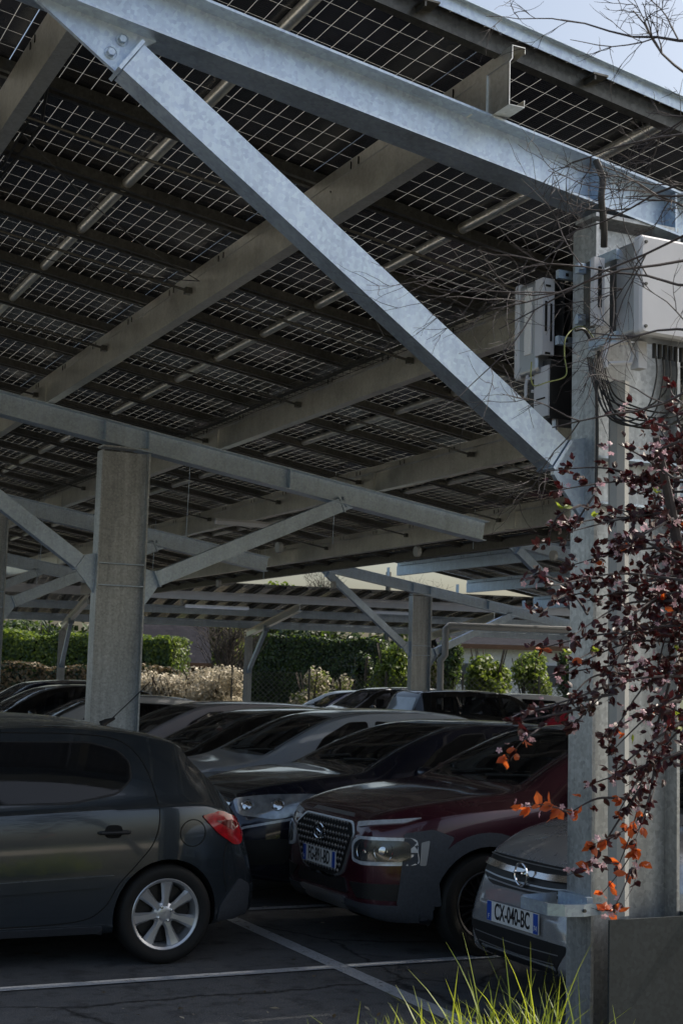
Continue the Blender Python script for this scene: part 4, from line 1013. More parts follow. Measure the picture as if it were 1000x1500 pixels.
SK = dict(L=4.17, W=1.80, H=1.56, paint=PK, R=.335, ri=.225, arch=.39, wheels=(.77, 3.40), clear=.19, plan=(.24, .85, .20, .8), tumble=.30,
    top=[(0, .78), (.03, .85), (.10, .91), (.35, .98), (.75, 1.04), (1.12, 1.085), (1.45, 1.26), (1.85, 1.43), (2.2, 1.485), (2.7, 1.505), (3.3, 1.49), (3.7, 1.42), (3.78, 1.37), (3.95, 1.15), (4.08, 1.0), (4.13, .8), (4.17, .6)],
    belt=[(0, .80), (.5, .94), (1.3, 1.0), (2.3, 1.03), (3.2, 1.06), (3.8, 1.1), (4.17, .6)],
    side_glass=[('w', [(1.45, 1.06), (2.18, 1.08), (2.20, 1.40), (1.98, 1.37), (1.72, 1.27)]), ('w', [(2.28, 1.08), (3.1, 1.12), (3.16, 1.2), (2.95, 1.37), (2.28, 1.40)])],
    screen=(1.17, 1.98, .62, .53), rear_glass=(3.8, 3.98, .5, .55), mirror=(1.52, 1.07), handles=((2.98, .86), (2.05, .85)), spokes=('thin', 20, .014), rimmat=ALLOY_D, nuts=5,
    seams=([(1.28, .32), (1.25, .7), (1.33, 1.0)], [(2.24, .32), (2.22, .7), (2.24, 1.03)]),
    extras=[kona_grille, plate('FG-891-BD', -.0, .575, xo=.030),
            dec('running_light', [(.44, .845), (.72, .885), (.78, .90), (.74, .862), (.46, .815)], 'front2', DRL, .010, rnd=.012, grid=.03),
            dec('lamp_pod', [(.46, .725), (.54, .765), (.80, .775), (.815, .60), (.60, .585), (.47, .60)], 'front2', DRL, .012, rnd=.03),
            dec('headlight', [(.495, .705), (.55, .745), (.785, .755), (.795, .625), (.60, .61), (.50, .62)], 'front2', LENS2, .018, rnd=.03),
            bulbs(((.60, .675), (.715, .685)), .056),
            dec('front_intake', [(.42, .46), (.82, .48), (.82, .37), (.52, .37)], 'front2', BLACKP, .006, rnd=.02),
            dec('lower_bumper', [(-.84, .34), (.84, .34), (.80, .235), (-.80, .235)], 'front', CLAD, .010, rnd=.02),
            dec('lower_grille', [(-.36, .47), (.36, .47), (.40, .38), (-.40, .38)], 'front', BLACKP, .010, rnd=.02),
            dec('skid_plate', [(-.36, .35), (.36, .35), (.30, .26), (-.30, .26)], 'front', SATIN, .016, rnd=.02),
            dec('air_vent', [(.30, .745), (.355, .76), (.33, .60), (.29, .60)], 'sides', SATIN, .020, rnd=.01, grid=.03),
            dec('hood_vent', [(-.30, .888), (.30, .888), (.33, .868), (-.33, .868)], 'front', SATIN, .006),
            archring(.77, .335, .385, .475, CLAD), archring(3.40, .335, .385, .475, CLAD),
            dec('side_cladding', [(1.30, .21), (3.0, .21), (3.0, .36), (1.30, .36)], 'sides', CLAD, .010, rnd=.02),
            dec('corner_cladding', [(.16, .34), (.44, .34), (.40, .60), (.52, .78), (.38, .83), (.20, .80)], 'sides', CLAD, .012, rnd=.02),
            stp('roof_rail', [(1.75, .565), (2.2, .575), (3.0, .57), (3.6, .54)], 'top', .03, BLACKP, .03),
            stp('bonnet_crease', [(.12, -.52), (.6, -.60), (1.1, -.66)], 'top', .006, VOID, .001), stp('bonnet_crease', [(.12, .52), (.6, .60), (1.1, .66)], 'top', .006, VOID, .001)])
make_car('crossover_car', 'burgundy crossover with charcoal arch cladding and a studded hexagonal grille', 4.32, 9.12, SK, near=True)

# silver saloon with a ringed badge
PO = paint('warm silver paint', (.36, .365, .38), .35, .26, 1, .06)
def opel_badge(C):
    for z in (.735,):
        h, n = C['cast'](Vector((-1, 0, z)), Vector((1, 0, 0))); c = h+Vector((-.045, 0, 0)); q = MB()
        q.tube([(c.x, c.y+.062*math.cos(2*math.pi*k/28), c.z+.062*math.sin(2*math.pi*k/28)) for k in range(29)], .0065, 6)
        pts = [(-.085, .006), (.012, .016), (.006, .004), (.085, -.006), (-.012, -.016), (-.006, -.004)]
        q.add([(c.x-.004, c.y-a, c.z+b) for a, b in pts]+[(c.x+.006, c.y-a, c.z+b) for a, b in pts], [(0, 1, 2, 5), (2, 3, 4, 5)]+[(i, i+6, (i+1) % 6+6, (i+1) % 6) for i in range(6)])
        q.build('badge', CHROME, C['o'])
SO = dict(L=4.45, W=1.80, H=1.46, paint=PO, R=.315, ri=.21, wheels=(.90, 3.58), clear=.17, plan=(.38, 1.0, .25, .9), tumble=.32,
    top=[(0, .56), (.03, .68), (.10, .80), (.30, .89), (.7, .97), (1.15, 1.04), (1.5, 1.22), (1.95, 1.40), (2.4, 1.45), (3.0, 1.44), (3.6, 1.30), (4.0, 1.10), (4.35, 1.02), (4.42, .8), (4.45, .55)],
    belt=[(0, .5), (.5, .82), (1.3, .95), (2.5, .98), (4.0, 1.0), (4.45, .55)],
    side_glass=[('w', [(1.5, .99), (2.3, 1.01), (2.32, 1.35), (2.1, 1.33), (1.8, 1.2)]), ('w', [(2.4, 1.01), (3.2, 1.03), (3.3, 1.12), (3.05, 1.30), (2.4, 1.35)])],
    screen=(1.20, 2.02, .62, .53), rear_glass=(3.5, 3.95, .48, .55), mirror=(1.56, 1.0), handles=(), spokes=('fat', 7, .05),
    extras=[dec('grille', [(-.50, .80), (.50, .80), (.46, .70), (.32, .64), (-.32, .64), (-.46, .70)], 'front', BLACKP, .006, rnd=.04),
            stp('grille_bar', [(-.48, .752), (-.2, .738), (.2, .738), (.48, .752)], 'front', .030, CHROME, .022),
            stp('grille_slat', [(-.42, .70), (-.2, .685), (.2, .685), (.42, .70)], 'front', .008, SATIN, .012), stp('grille_slat', [(-.36, .668), (0, .655), (.36, .668)], 'front', .008, SATIN, .012),
            stp('grille_slat', [(-.48, .79), (0, .785), (.48, .79)], 'front', .006, SATIN, .012),
            opel_badge, plate('CX-040-BC', 0, .505, '74', xo=.022),
            dec('lower_grille', [(-.50, .425), (.50, .425), (.36, .25), (-.36, .25)], 'front', BLACKP, .005, rnd=.05),
            stp('lower_slat', [(-.42, .37), (0, .36), (.42, .37)], 'front', .006, SATIN, .009), stp('lower_slat', [(-.38, .32), (0, .31), (.38, .32)], 'front', .006, SATIN, .009),
            dec('fog_recess', [(.56, .44), (.80, .46), (.78, .30), (.60, .29)], 'front2', BLACKP, .004, rnd=.04), stp('fog_trim', [(.58, .315), (.68, .30), (.79, .32)], 'front2', .022, CHROME, .010),
            dec('headlight', [(.50, .80), (.60, .84), (.84, .88), (.86, .74), (.62, .68)], 'front2', LENS, .010, rnd=.04), bulbs(((.62, .765), (.75, .80)), .045)])
make_car('saloon_car', 'silver grey car half hidden behind the right hand column, a lightning badge on its grille', 4.47, 6.90, SO, near=True)

# black-blue hatchback next to the burgundy one
PM = paint('midnight blue paint', (.006, .009, .028), .5, .22, 1, .03)
SM = dict(L=4.36, W=1.81, H=1.46, paint=PM, R=.32, ri=.215, wheels=(.88, 3.55), clear=.17, plan=(.30, .95, .22, .9), tumble=.31,
    top=[(0, .66), (.03, .78), (.12, .88), (.4, .96), (.8, 1.02), (1.12, 1.06), (1.5, 1.25), (1.95, 1.41), (2.4, 1.455), (3.0, 1.44), (3.6, 1.36), (3.85, 1.28), (4.1, 1.0), (4.25, .92), (4.33, .75), (4.36, .5)],
    belt=[(0, .62), (.5, .86), (1.3, .96), (2.5, 1.0), (3.9, 1.03), (4.36, .5)],
    side_glass=[('w', [(1.5, 1.0), (2.25, 1.02), (2.27, 1.36), (2.05, 1.34), (1.78, 1.21)]), ('w', [(2.36, 1.02), (3.2, 1.06), (3.35, 1.13), (3.0, 1.33), (2.36, 1.36)])],
    screen=(1.18, 2.0, .62, .52), rear_glass=(3.86, 4.08, .48, .55), mirror=(1.56, 1.02), spokes=('fat', 5, .06),
    extras=[dec('grille', [(-.50, .78), (.50, .78), (.44, .66), (-.44, .66)], 'front', BLACKP, .006, rnd=.03), stp('grille_bar', [(-.5, .775), (.5, .775)], 'front', .018, CHROME, .012),
            dec('headlight', [(.50, .82), (.66, .86), (.86, .88), (.88, .77), (.80, .68), (.60, .70)], 'front2', LENS, .010, rnd=.04), bulbs(((.62, .775), (.76, .79)), .045),
            stp('running_light', [(.86, .80), (.84, .70), (.74, .64), (.66, .60), (.64, .54)], 'front2', .018, DRL, .008),
            dec('lower_grille', [(-.56, .44), (.56, .44), (.50, .28), (-.50, .28)], 'front', BLACKP, .005, rnd=.04), stp('bumper_trim', [(-.62, .27), (0, .25), (.62, .27)], 'front', .02, CHROME, .008),
            dec('fog_recess', [(.62, .50), (.84, .54), (.82, .34), (.66, .32)], 'front2', BLACKP, .004, rnd=.04),
            stp('bonnet_crease', [(.1, -.40), (.6, -.52), (1.1, -.60)], 'top', .006, VOID, .001), stp('bonnet_crease', [(.1, .40), (.6, .52), (1.1, .60)], 'top', .006, VOID, .001)])
SM['extras'] = [f for f in SM['extras']]
make_car('hatchback_car', 'midnight blue car with chrome edged headlights, between the burgundy crossover and a silver car', 4.2, 11.25, SM, near=True)

def generic(paintm, L=4.0, H=1.46, style='hatch', W=1.74, **kw):
    k = H/1.46; e = L-4.0
    if style == 'suv':
        top = [(0, .78), (.03, .90), (.12, .98), (.5, 1.05), (1.05, 1.12), (1.4, 1.32), (1.75, 1.52), (2.1, 1.59), (3.0, 1.62), (3.7+e, 1.58), (3.85+e, 1.50), (4.05+e*.9, 1.15), (3.93+e+.05, 1.10)]
        top = [(0, .78), (.03, .90), (.12, .98), (.5, 1.05), (1.05, 1.12), (1.4, 1.32), (1.75, 1.52), (2.1, 1.59), (2.8, 1.62), (3.45+e, 1.59), (3.62+e, 1.52), (3.82+e, 1.18), (3.93+e, 1.02), (3.98+e, .8), (4.0+e, .6)]
        belt = [(0, .7), (.5, .95), (1.3, 1.02), (2.5, 1.06), (3.6+e, 1.10), (L, .6)]
        sg = [('w', [(1.42, 1.08), (2.1, 1.09), (2.12, 1.49), (1.9, 1.47), (1.65, 1.34)]), ('w', [(2.2, 1.09), (3.0+e*.6, 1.12), (3.0+e*.6, 1.48), (2.2, 1.50)]), ('w', [(3.08+e*.6, 1.14), (3.35+e, 1.2), (3.3+e, 1.44), (3.08+e*.6, 1.48)])]
        scr = (1.12, 1.84, .62, .54); rg = (3.62+e, 3.80+e, .5, .56); R = .345
    else:
        top = [(0, .60), (.03, .70), (.12, .80), (.45, .91), (.98, 1.0), (1.35, 1.19), (1.75, 1.37), (2.15, 1.445), (2.7, 1.46), (3.2+e, 1.43), (3.5+e, 1.36), (3.58+e, 1.30), (3.78+e, 1.02), (3.9+e, .9), (3.97+e, .72), (4.0+e, .5)]
        top = [(a, .2+(b-.2)*(H-.2)/1.26) for a, b in top]
        kk = (H-.2)/1.26
        belt = [(0, .5), (.5, .80), (1.3, .92*kk+.02), (2.5, .96*kk+.02), (3.5+e, 1.0*kk), (L, .5)]
        q_ = lambda v: .2+(v-.2)*kk
        sg = [('w', [(1.42, q_(.97)), (2.1, q_(.985)), (2.12, q_(1.345)), (1.92, q_(1.33)), (1.65, q_(1.2))]), ('w', [(2.22, q_(.985)), (2.95+e, q_(1.01)), (3.12+e, q_(1.09)), (2.95+e, q_(1.32)), (2.22, q_(1.35))])]
        scr = (1.05, 1.82, .58, .50); rg = (3.57+e, 3.76+e, .46, .52); R = .31
    S = dict(L=L, W=W, H=H, paint=paintm, R=R, ri=R-.1, wheels=(.80, L-.72), clear=.18, top=top, belt=belt, side_glass=sg, screen=scr, rear_glass=rg, mirror=(1.47, sg[0][1][0][1]+.02),
             spokes=('fat', 5, .06), handles=((2.85, .86),), seams=([(2.17, .3), (2.15, .6), (2.17, .95)],),
             extras=[dec('grille', [(-.42, .66), (.42, .66), (.36, .56), (-.36, .56)] if style != 'suv' else [(-.5, .86), (.5, .86), (.42, .70), (-.42, .70)], 'front', BLACKP, .006, rnd=.03),
                     dec('headlight', [(.46, .70), (.60, .78), (.80, .84), (.82, .72), (.60, .62)] if style != 'suv' else [(.52, .90), (.85, .96), (.86, .82), (.60, .78)], 'front2', LENS, .010, rnd=.04),
                     bulbs(((.58, .69), (.72, .75)) if style != 'suv' else ((.66, .86),), .040),
                     dec('tail_light', [(L-.34, .95), (L-.14, .92), (L-.06, .78), (L-.24, .80)], 'sides', REDL, .008, rnd=.02),
                     dec('lower_grille', [(-.5, .42), (.5, .42), (.42, .28), (-.42, .28)], 'front', BLACKP, .005, rnd=.04)])
    S.update(kw); return S
P_SIL = paint('blue silver paint', (.42, .47, .55), .3, .28, 1, .06)
P_BLK = paint('black paint', (.006, .006, .007), .3, .2, 1, .03)
P_GREY = paint('pale grey paint', (.52, .48, .52), .3, .28, 1, .06)
P_WHT = paint('dusty white paint', (.50, .51, .53), .1, .35, 1, .05)
P_BEI = paint('dusty silver beige paint', (.42, .42, .40), .3, .3, 1, .55)
P_RED = paint('red paint', (.42, .012, .03), .3, .25, 1, .03)
P_NAV = paint('navy paint', (.012, .02, .055), .5, .25, 1, .03)
make_car('hatchback_car', 'blue silver hatchback with a large clear headlight, behind the midnight blue car', 4.3, 13.35, generic(P_SIL, 4.0, 1.49, extras=[
    dec('headlight', [(.40, .66), (.52, .82), (.70, .90), (.84, .90), (.80, .70), (.58, .60)], 'front2', LENS, .010, rnd=.05), bulbs(((.56, .72), (.70, .76)), .055),
    dec('grille', [(-.34, .62), (.34, .62), (.30, .54), (-.30, .54)], 'front', BLACKP, .006, rnd=.03), dec('lower_grille', [(-.5, .42), (.5, .42), (.42, .28), (-.42, .28)], 'front', BLACKP, .005, rnd=.04)]), near=True)
make_car('hatchback_car', 'black hatchback with a long raked windscreen, between two silver cars', 4.35, 15.45, generic(P_BLK, 4.05, 1.44))
make_car('hatchback_car', 'pale silver car with its windscreen just right of the second column', 4.4, 17.5, generic(P_GREY, 4.25, 1.46))
make_car('hatchback_car', 'white edged dark windowed car, its tail right of the second column', 4.5, 22.3, generic(P_WHT, 4.05, 1.44))
make_car('suv_car', 'dark blue car roof showing beyond the low hedge side at far left', 4.6, 26.9, generic(P_NAV, 4.2, 1.62, 'suv'))
make_car('hatchback_car', 'black car with a curved dark windscreen at the far left edge', 4.3, 24.6, generic(P_BLK, 4.1, 1.56))
make_car('hatchback_car', 'dusty beige silver car roof directly behind the slate grey hatchback', -.12, 11.75, generic(P_BEI, 4.05, 1.44))
# cars of the next rows
SS = generic(P_BLK, 4.4, 1.64, 'suv'); SS.pop('rear_glass')
SS['extras'] = SS['extras']+[dec('rear_window', [(-.56, 1.10), (.56, 1.10), (.50, 1.44), (-.50, 1.44)], 'rear', PGLASS, .008, rnd=.05), dec('tail_light', [(4.10, 1.06), (4.33, 1.04), (4.36, .92), (4.2, .94)], 'sides', REDL, .010), dec('tail_light', [(.50, 1.05), (.80, 1.05), (.80, .92), (.55, .94)], 'rear2', REDL, .010)]
make_car('suv_car', 'black sport utility car showing its pale rear window and red tail light', 18.3, 26.4, SS, flip=True)
make_car('suv_car', 'tall dark car with a pale reflecting windscreen, left of the black sport utility car', 14.0, 31.2, generic(P_BLK, 4.3, 1.60, 'suv'))
make_car('hatchback_car', 'low dark blue car before the chain link fence, left of the tall dark car', 14.5, 34.0, generic(P_NAV, 4.2, 1.5))
make_car('hatchback_car', 'white car far back beyond the black sport utility car', 16.4, 29.4, generic(P_WHT, 4.2, 1.55))
make_car('hatchback_car', 'bright red car partly hidden by the plum leaves', 12.7, 21.4, generic(P_RED, 4.1, 1.48))
make_car('hatchback_car', 'silver green glassed car in front of the red one, beside the column', 12.7, 18.7, generic(P_SIL, 4.1, 1.46))

# ------------------------------------------------------------------ vegetation
def rv(): 
    while True:
        v = Vector((random.uniform(-1, 1), random.uniform(-1, 1), random.uniform(-1, 1)))
        if .05 < v.length < 1: return v.normalized()
def leafquad(mb, p, s, m=0, n=None, el=1.6):
    n = n or rv(); a = n.cross(rv()); 
    if a.length < .05: a = n.orthogonal()
    a.normalize(); b = n.cross(a); a = a*s*el/2; b = b*s/2
    mb.add([p-a, p-b*.9+n*s*.08, p+a, p+b*.9+n*s*.08], [(0, 1, 2, 3)], m)
def clump(mb, c, r, n, s, m=0, m2=None, shell=.55):
    c = Vector(c)
    for _ in range(n):
        d = rv(); k = shell+(1-shell)*random.random(); p = c+Vector((d.x*r[0], d.y*r[1], d.z*r[2]))*k
        leafquad(mb, p, s*random.uniform(.7, 1.3), m if (m2 is None or random.random() < .6) else m2, (d+rv()*.8).normalized())
def hedge_box(name, lab, p0, p1, z0, z1, th, n, s, mats, wob=.12):
    p0 = Vector((p0[0], p0[1], 0)); p1 = Vector((p1[0], p1[1], 0)); d = (p1-p0); L = d.length; d.normalize(); nr = Vector((d.y, -d.x, 0))
    if nr.y > 0: nr = -nr
    o = thing(name, lab, 'hedge', (p0+p1)/2); base = o.location
    q = MB()
    for e_ in (0, L):
        for _ in range(n//9):
            p = p0+d*(e_+random.uniform(-.08, .08)*2)+nr*random.uniform(-th/2, th/2); p.z = z0+(z1-z0)*random.random()
            leafquad(q, p-base, s*random.uniform(.7, 1.4), 0 if random.random() < .65 else 1, (d*(1 if e_ else -1)+rv()*.7).normalized())
    for _ in range(n):
        u = random.random()*L; w_ = random.random()
        wv = wob*(math.sin(u*1.3)+math.sin(u*3.1+1)*.6+math.sin(u*7+2)*.3)
        if w_ < .72: z = z0+(z1-z0)*random.random(); p = p0+d*u+nr*(th/2+wob*math.sin(u*2.1+z*3)*.8+random.uniform(-.06, .06)); nn = nr+rv()*.7; p.z = z+wv*(z-z0)/(z1-z0)
        else: p = p0+d*u+nr*random.uniform(-th/2, th/2); p.z = z1+wv+random.uniform(-.06, .08); nn = Vector((0, 0, 1))+rv()*.7
        leafquad(q, p-base, s*random.uniform(.7, 1.4), 0 if random.random() < .65 else 1, nn.normalized())
    q.build('foliage', mats, o)
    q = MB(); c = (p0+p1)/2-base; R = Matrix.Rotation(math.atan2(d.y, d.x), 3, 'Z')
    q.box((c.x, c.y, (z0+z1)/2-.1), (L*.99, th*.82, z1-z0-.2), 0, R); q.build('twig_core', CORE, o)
    return o
def W2(x, d): p = dp(x, 990, d); return (p.x, p.y)
def zat(x, y, d): return dp(x, y, d).z
hedge_box('clipped_hedge', 'tall clipped green hedge behind the far carport on the left', W2(-60, 52), W2(262, 50), .2, zat(150, 932, 51), 1.6, 16000, .09, [HEDGE, HEDGE_L])
hedge_box('dry_hedge', 'low brown leaved hedge running below the tall green one', W2(-60, 47), W2(255, 46), 0, zat(100, 977, 46.5), .9, 7000, .09, [DRYL, HEDGE_D], .06)
hedge_box('clipped_hedge', 'dark green clipped hedge behind the thin column, right of the roofed house', W2(372, 54), W2(562, 53), .2, zat(460, 936, 53), 1.6, 14000, .085, [HEDGE_D, HEDGE], .07)
def shrub(name, lab, x, y0, y1, wpx, d, n, s, mats, cat='shrub', stems=7, kz=1):
    p = dp(x, (y0+y1)/2, d); r = wpx/2*d/FPX; zt = zat(x, y0, d); zb = max(.0, zat(x, y1, d)); o = thing(name, lab, cat, (p.x, p.y, 0))
    q = MB(); nc = 9; rz = (zt-zb)/2
    for k in range(nc):
        a = random.random()*6.28; t = random.random()
        c = (math.cos(a)*r*.6*t**.5, math.sin(a)*r*.6*t**.5, zb+rz*(.45+1.15*random.random())); 
        clump(q, c, (r*.5, r*.5, rz*.45), n//nc, s, 0, 1, .3)
    q.build('foliage', mats, o)
    q = MB()
    for k in range(stems):
        a = random.random()*6.28; q.tube(spl([(0, 0, 0), (math.cos(a)*r*.2, math.sin(a)*r*.2, zt*.3), (math.cos(a)*r*.5, math.sin(a)*r*.5, zt*.62), (math.cos(a)*r*.75, math.sin(a)*r*.75, zt*.9)], 3), [.045-.003*j for j in range(10)], 5)
    q.build('stem', BARK, o)
    return o
def bare(name, lab, x, ytop, d, wpx, n=60, mat=BARK, cat='tree', leaf=None, nl=0):
    zt = zat(x, ytop, d); p = dp(x, 990, d); r = wpx/2*d/FPX; o = thing(name, lab, cat, (p.x, p.y, 0)); q = MB()
    q.tube([(0, 0, 0), (.05, 0, zt*.3), (-.03, 0, zt*.6), (0, 0, zt*.95)], [.12, .09, .06, .015], 6); q2 = MB()
    for k in range(n):
        a = random.random()*6.28; z = zt*random.uniform(.25, .85); l = r*random.uniform(.5, 1.1)
        pts = [Vector((0, 0, z))]
        for j in range(5): pts.append(pts[-1]+Vector((math.cos(a)*l/5, math.sin(a)*l/5, (zt-z)*random.uniform(.08, .22)))+rv()*.08)
        q2.tube(pts, [.028, .02, .015, .011, .008, .005], 4)
        for _ in range(4):
            b = random.choice(pts[1:]); q2.tube([b, b+rv()*.3+Vector((0, 0, .2)), b+rv()*.5+Vector((0, 0, .4))], [.009, .007, .004], 3)
            for _ in range(nl): leafquad(leaf[1], b+rv()*.4, .07) if leaf else None
    q.build('trunk', mat, o); q2.build('branch', mat, o)
    if leaf: leaf[1].build('foliage', leaf[0], o)
    return o
LY = [PALE, PALE]
for i, (x, y0, w_, lab) in enumerate(((218, 985, 70, 'pale cream flowering shrub just right of the second column'), (262, 990, 90, 'pale dry blossoming shrub spreading in front of the small roofed house'), (312, 978, 95, 'pale twiggy shrub left of the thin far column'), (340, 1000, 60, 'small pale shrub at the foot of the thin far column'))):
    shrub('blossom_shrub', lab, x, y0-6, 1055, w_*1.25, 45-i*.6, 4200, .075, LY)
shrub('flowering_shrub', 'yellowish feathery shrub right of the thin far column before the chain link fence', 455, 975, 1055, 66, 44, 2200, .07, [PALE, HEDGE_L])
shrub('flowering_shrub', 'pale rounded shrub left of the bright green bushy tree', 503, 985, 1050, 50, 45, 1600, .07, [PALE, HEDGE_L])
shrub('evergreen_bush', 'dark narrow bush leaning on the bright green tree', 530, 950, 1050, 36, 47, 2200, .09, [HEDGE_D, HEDGE])
shrub('bushy_tree', 'bright green bushy tree just left of the middle column', 575, 928, 1050, 66, 48, 6500, .10, [HEDGE_L, HEDGE], 'tree')
shrub('bushy_tree', 'dark green rounded tree right of the middle column', 655, 932, 1050, 60, 50, 4500, .10, [HEDGE, HEDGE_D], 'tree')
shrub('bushy_tree', 'leafy green tree under the third carport, in front of the white house', 712, 936, 1050, 78, 46, 6500, .10, [HEDGE_L, HEDGE], 'tree')
shrub('bushy_tree', 'low green bush by the chain link fence behind the white car', 775, 952, 1050, 70, 48, 4500, .10, [HEDGE_L, HEDGE], 'tree')
shrub('bushy_tree', 'green bush at the right beyond the column', 835, 945, 1050, 60, 50, 3000, .10, [HEDGE, HEDGE_D], 'tree')
shrub('shrub', 'small green bush behind the white car at the fence', 632, 968, 1008, 30, 44, 1500, .07, [HEDGE_L, PALE])
# trees beyond
shrub('leafy_tree', 'yellow green tree top rising above the far carport roof', 405, 838, 985, 88, 62, 6000, .16, [HEDGE_L, HEDGE], 'tree')
shrub('leafy_tree', 'brownish green tree top at the left of the gap between the roofs', 330, 846, 985, 80, 66, 4500, .16, [HEDGE_L, DRYL], 'tree')
shrub('leafy_tree', 'dark tree behind the tall green hedge on the left', 60, 900, 985, 120, 58, 5000, .15, [HEDGE, HEDGE_D], 'tree')
shrub('leafy_tree', 'dark green tree mass behind the middle hedge', 440, 915, 985, 130, 60, 5000, .15, [HEDGE_D, HEDGE], 'tree')
shrub('conifer', 'small dark conifer top showing in the bright gap', 469, 852, 985, 20, 70, 900, .14, [HEDGE_D, HEDGE], 'tree')
bare('bare_tree', 'bare branched tree in the bright gap between the roofs', 470, 828, 75, 70, 60)
bare('bare_tree', 'bare twiggy tree between the roofed house and the thin column', 335, 905, 47.5, 95, 90)
bare('bare_tree', 'leafless tree behind the middle column showing its fine twigs', 620, 845, 80, 60, 50)

q = MB()
for k in range(46):
    x = -120+24*k+random.uniform(-8, 8); yt = random.uniform(893, 915)+(10 if x > 620 else 0); d = random.uniform(70, 84); p = dp(x, 990, d); zt = zat(x, yt, d)
    clump(q, (p.x, p.y, zt*.45), (1.5, 1.5, zt*.55), 520, .30, 0, 1, .45)
for p_ in (W2(-160, 86), ): pass
tag(q.build('distant_wood', [HEDGE_D, HEDGE]), kind='stuff')
# houses
TILE = None
def tilemat():
    m, nt, b = newmat('slate tiles'); tc = nt.nodes.new('ShaderNodeTexCoord'); br = nt.nodes.new('ShaderNodeTexBrick'); lk(nt, tc.outputs['UV'], br.inputs['Vector'])
    br.inputs['Color1'].default_value = (.014, .015, .021, 1); br.inputs['Color2'].default_value = (.028, .028, .036, 1); br.inputs['Mortar'].default_value = (.02, .02, .025, 1)
    br.inputs['Scale'].default_value = 1.6; br.inputs['Brick Width'].default_value = .34; br.inputs['Row Height'].default_value = .30; br.inputs['Mortar Size'].default_value = .035
    lk(nt, br.outputs[0], b.inputs['Base Color']); b.inputs['Roughness'].default_value = .95; b.inputs['Specular IOR Level'].default_value = .1; bump(nt, b, br.outputs['Fac'], .4, -.01); return m
TILE = tilemat()
def house(lab, x0, x1, yeave, yridge, d, wallm, rz, ww):
    c = dp((x0+x1)/2, 990, d); o = thing('house', lab, 'house', (c.x, c.y, 0), rz); wd = (x1-x0)*d/FPX; ze = zat((x0+x1)/2, yeave, d); zr_ = zat((x0+x1)/2, yridge, d)
    q = MB(); dp_ = 7
    q.box((0, dp_/2, ze/2), (wd, dp_, ze)); q.add([(-wd/2, 0, ze), (-wd/2, dp_, ze), (-wd/2, dp_/2, zr_)], [(0, 1, 2)]); q.add([(wd/2, 0, ze), (wd/2, dp_, ze), (wd/2, dp_/2, zr_)], [(0, 1, 2)]); q.build('wall', wallm, o)
    r = MB(); ov = .5; sl_ = math.hypot(dp_/2, zr_-ze)
    for s in (1, -1):
        ya, yb = (-ov, dp_/2) if s > 0 else (dp_+ov, dp_/2); za = ze-ov*(zr_-ze)/(dp_/2)+.03
        for dz in (0, -.12): r.add([(-wd/2-ov, ya, za+dz), (wd/2+ov, ya, za+dz), (wd/2+ov, yb, zr_+.03+dz), (-wd/2-ov, yb, zr_+.03+dz)], [(0, 1, 2, 3)], 0, [[(0, 0), (wd+1, 0), (wd+1, sl_+ov), (0, sl_+ov)]])
    r.build('roof', TILE, o)
    f = MB(); f.box((0, -ov-.03, ze-ov*(zr_-ze)/(dp_/2)-.03), (wd+2*ov, .04, .2)); f.build('fascia_board', simple('brown fascia', (.12, .06, .03), .7), o)
    for wx_ in ww:
        f = MB(); f.box((wx_, -.02, ze*.62), (1.2, .06, 1.1)); wo = f.build('window', WHITE, o); f = MB(); f.box((wx_, -.056, ze*.62), (1.02, .02, .92)); f.build('pane', GLASS, wo)
    return o
house('small dark tiled house roof behind the hedges at the left of the thin column', 185, 290, 962, 890, 56, simple('brown render', (.10, .07, .05), .9), -YAW+.15, (-1,))
house('low white house behind the green trees at the right', 655, 860, 945, 925, 62, simple('white render', (.62, .62, .60), .9), -YAW, (-2.2, 1.6))
for lab, xa_, xb_, yt, yb_ in (('grey stone garden wall between the trees', 628, 700, 978, 1010),):
    a = Vector((*W2(xa_, 47), 0)); b = Vector((*W2(xb_, 47), 0)); q = MB(); o = thing('garden_wall', lab, 'wall', (a+b)/2); c = (a+b)/2
    for k in range(12):
        t0, t1 = k/12, (k+.93)/12; q.prism(rect(.12, 1.3+.08*(k % 2)), a.lerp(b, t0)-c+Vector((0, 0, .75)), a.lerp(b, t1)-c+Vector((0, 0, .75)))
    q.build('wall', simple('weathered boards', (.20, .19, .18), .9), o)
# chimney pole
q = MB(); p = dp(569, 838, 60); q.tube([(p.x, p.y, 0), (p.x, p.y, p.z)], .12, 8); tag(q.build('flue_pipe', STEEL_D), 'dark upright flue pipe standing in the bright gap between the roofs', 'pipe')
# chain link fence
def linkmat():
    m, nt, b = newmat('galvanised wire'); b.inputs['Base Color'].default_value = (.16, .16, .15, 1); n = noise(nt, 3); r = ramp(nt, n.outputs['Fac'], [(.3, (.10, .10, .09)), (.7, (.22, .22, .20))]); lk(nt, r.outputs[0], b.inputs['Base Color']); b.inputs['Roughness'].default_value = .6; return m
WIRE = linkmat()
a = Vector((*W2(340, 43), 0)); b = Vector((*W2(900, 43.5), 0)); c = (a+b)/2
o = thing('chain_link_fence', 'grey chain link fence along the back of the car park', 'fence', c)
L_ = (b-a).length; d_ = (b-a)/L_; q = MB(); HT = zat(450, 985, 43); st_ = .16; k = -HT
def fseg(q, u0, z0, u1, z1, r=.009):
    p, s = a+d_*u0-c, a+d_*u1-c; p.z = z0; s.z = z1; e = Vector((0, 0, r)); q.add([p-e, s-e, s+e, p+e], [(0, 1, 2, 3)])
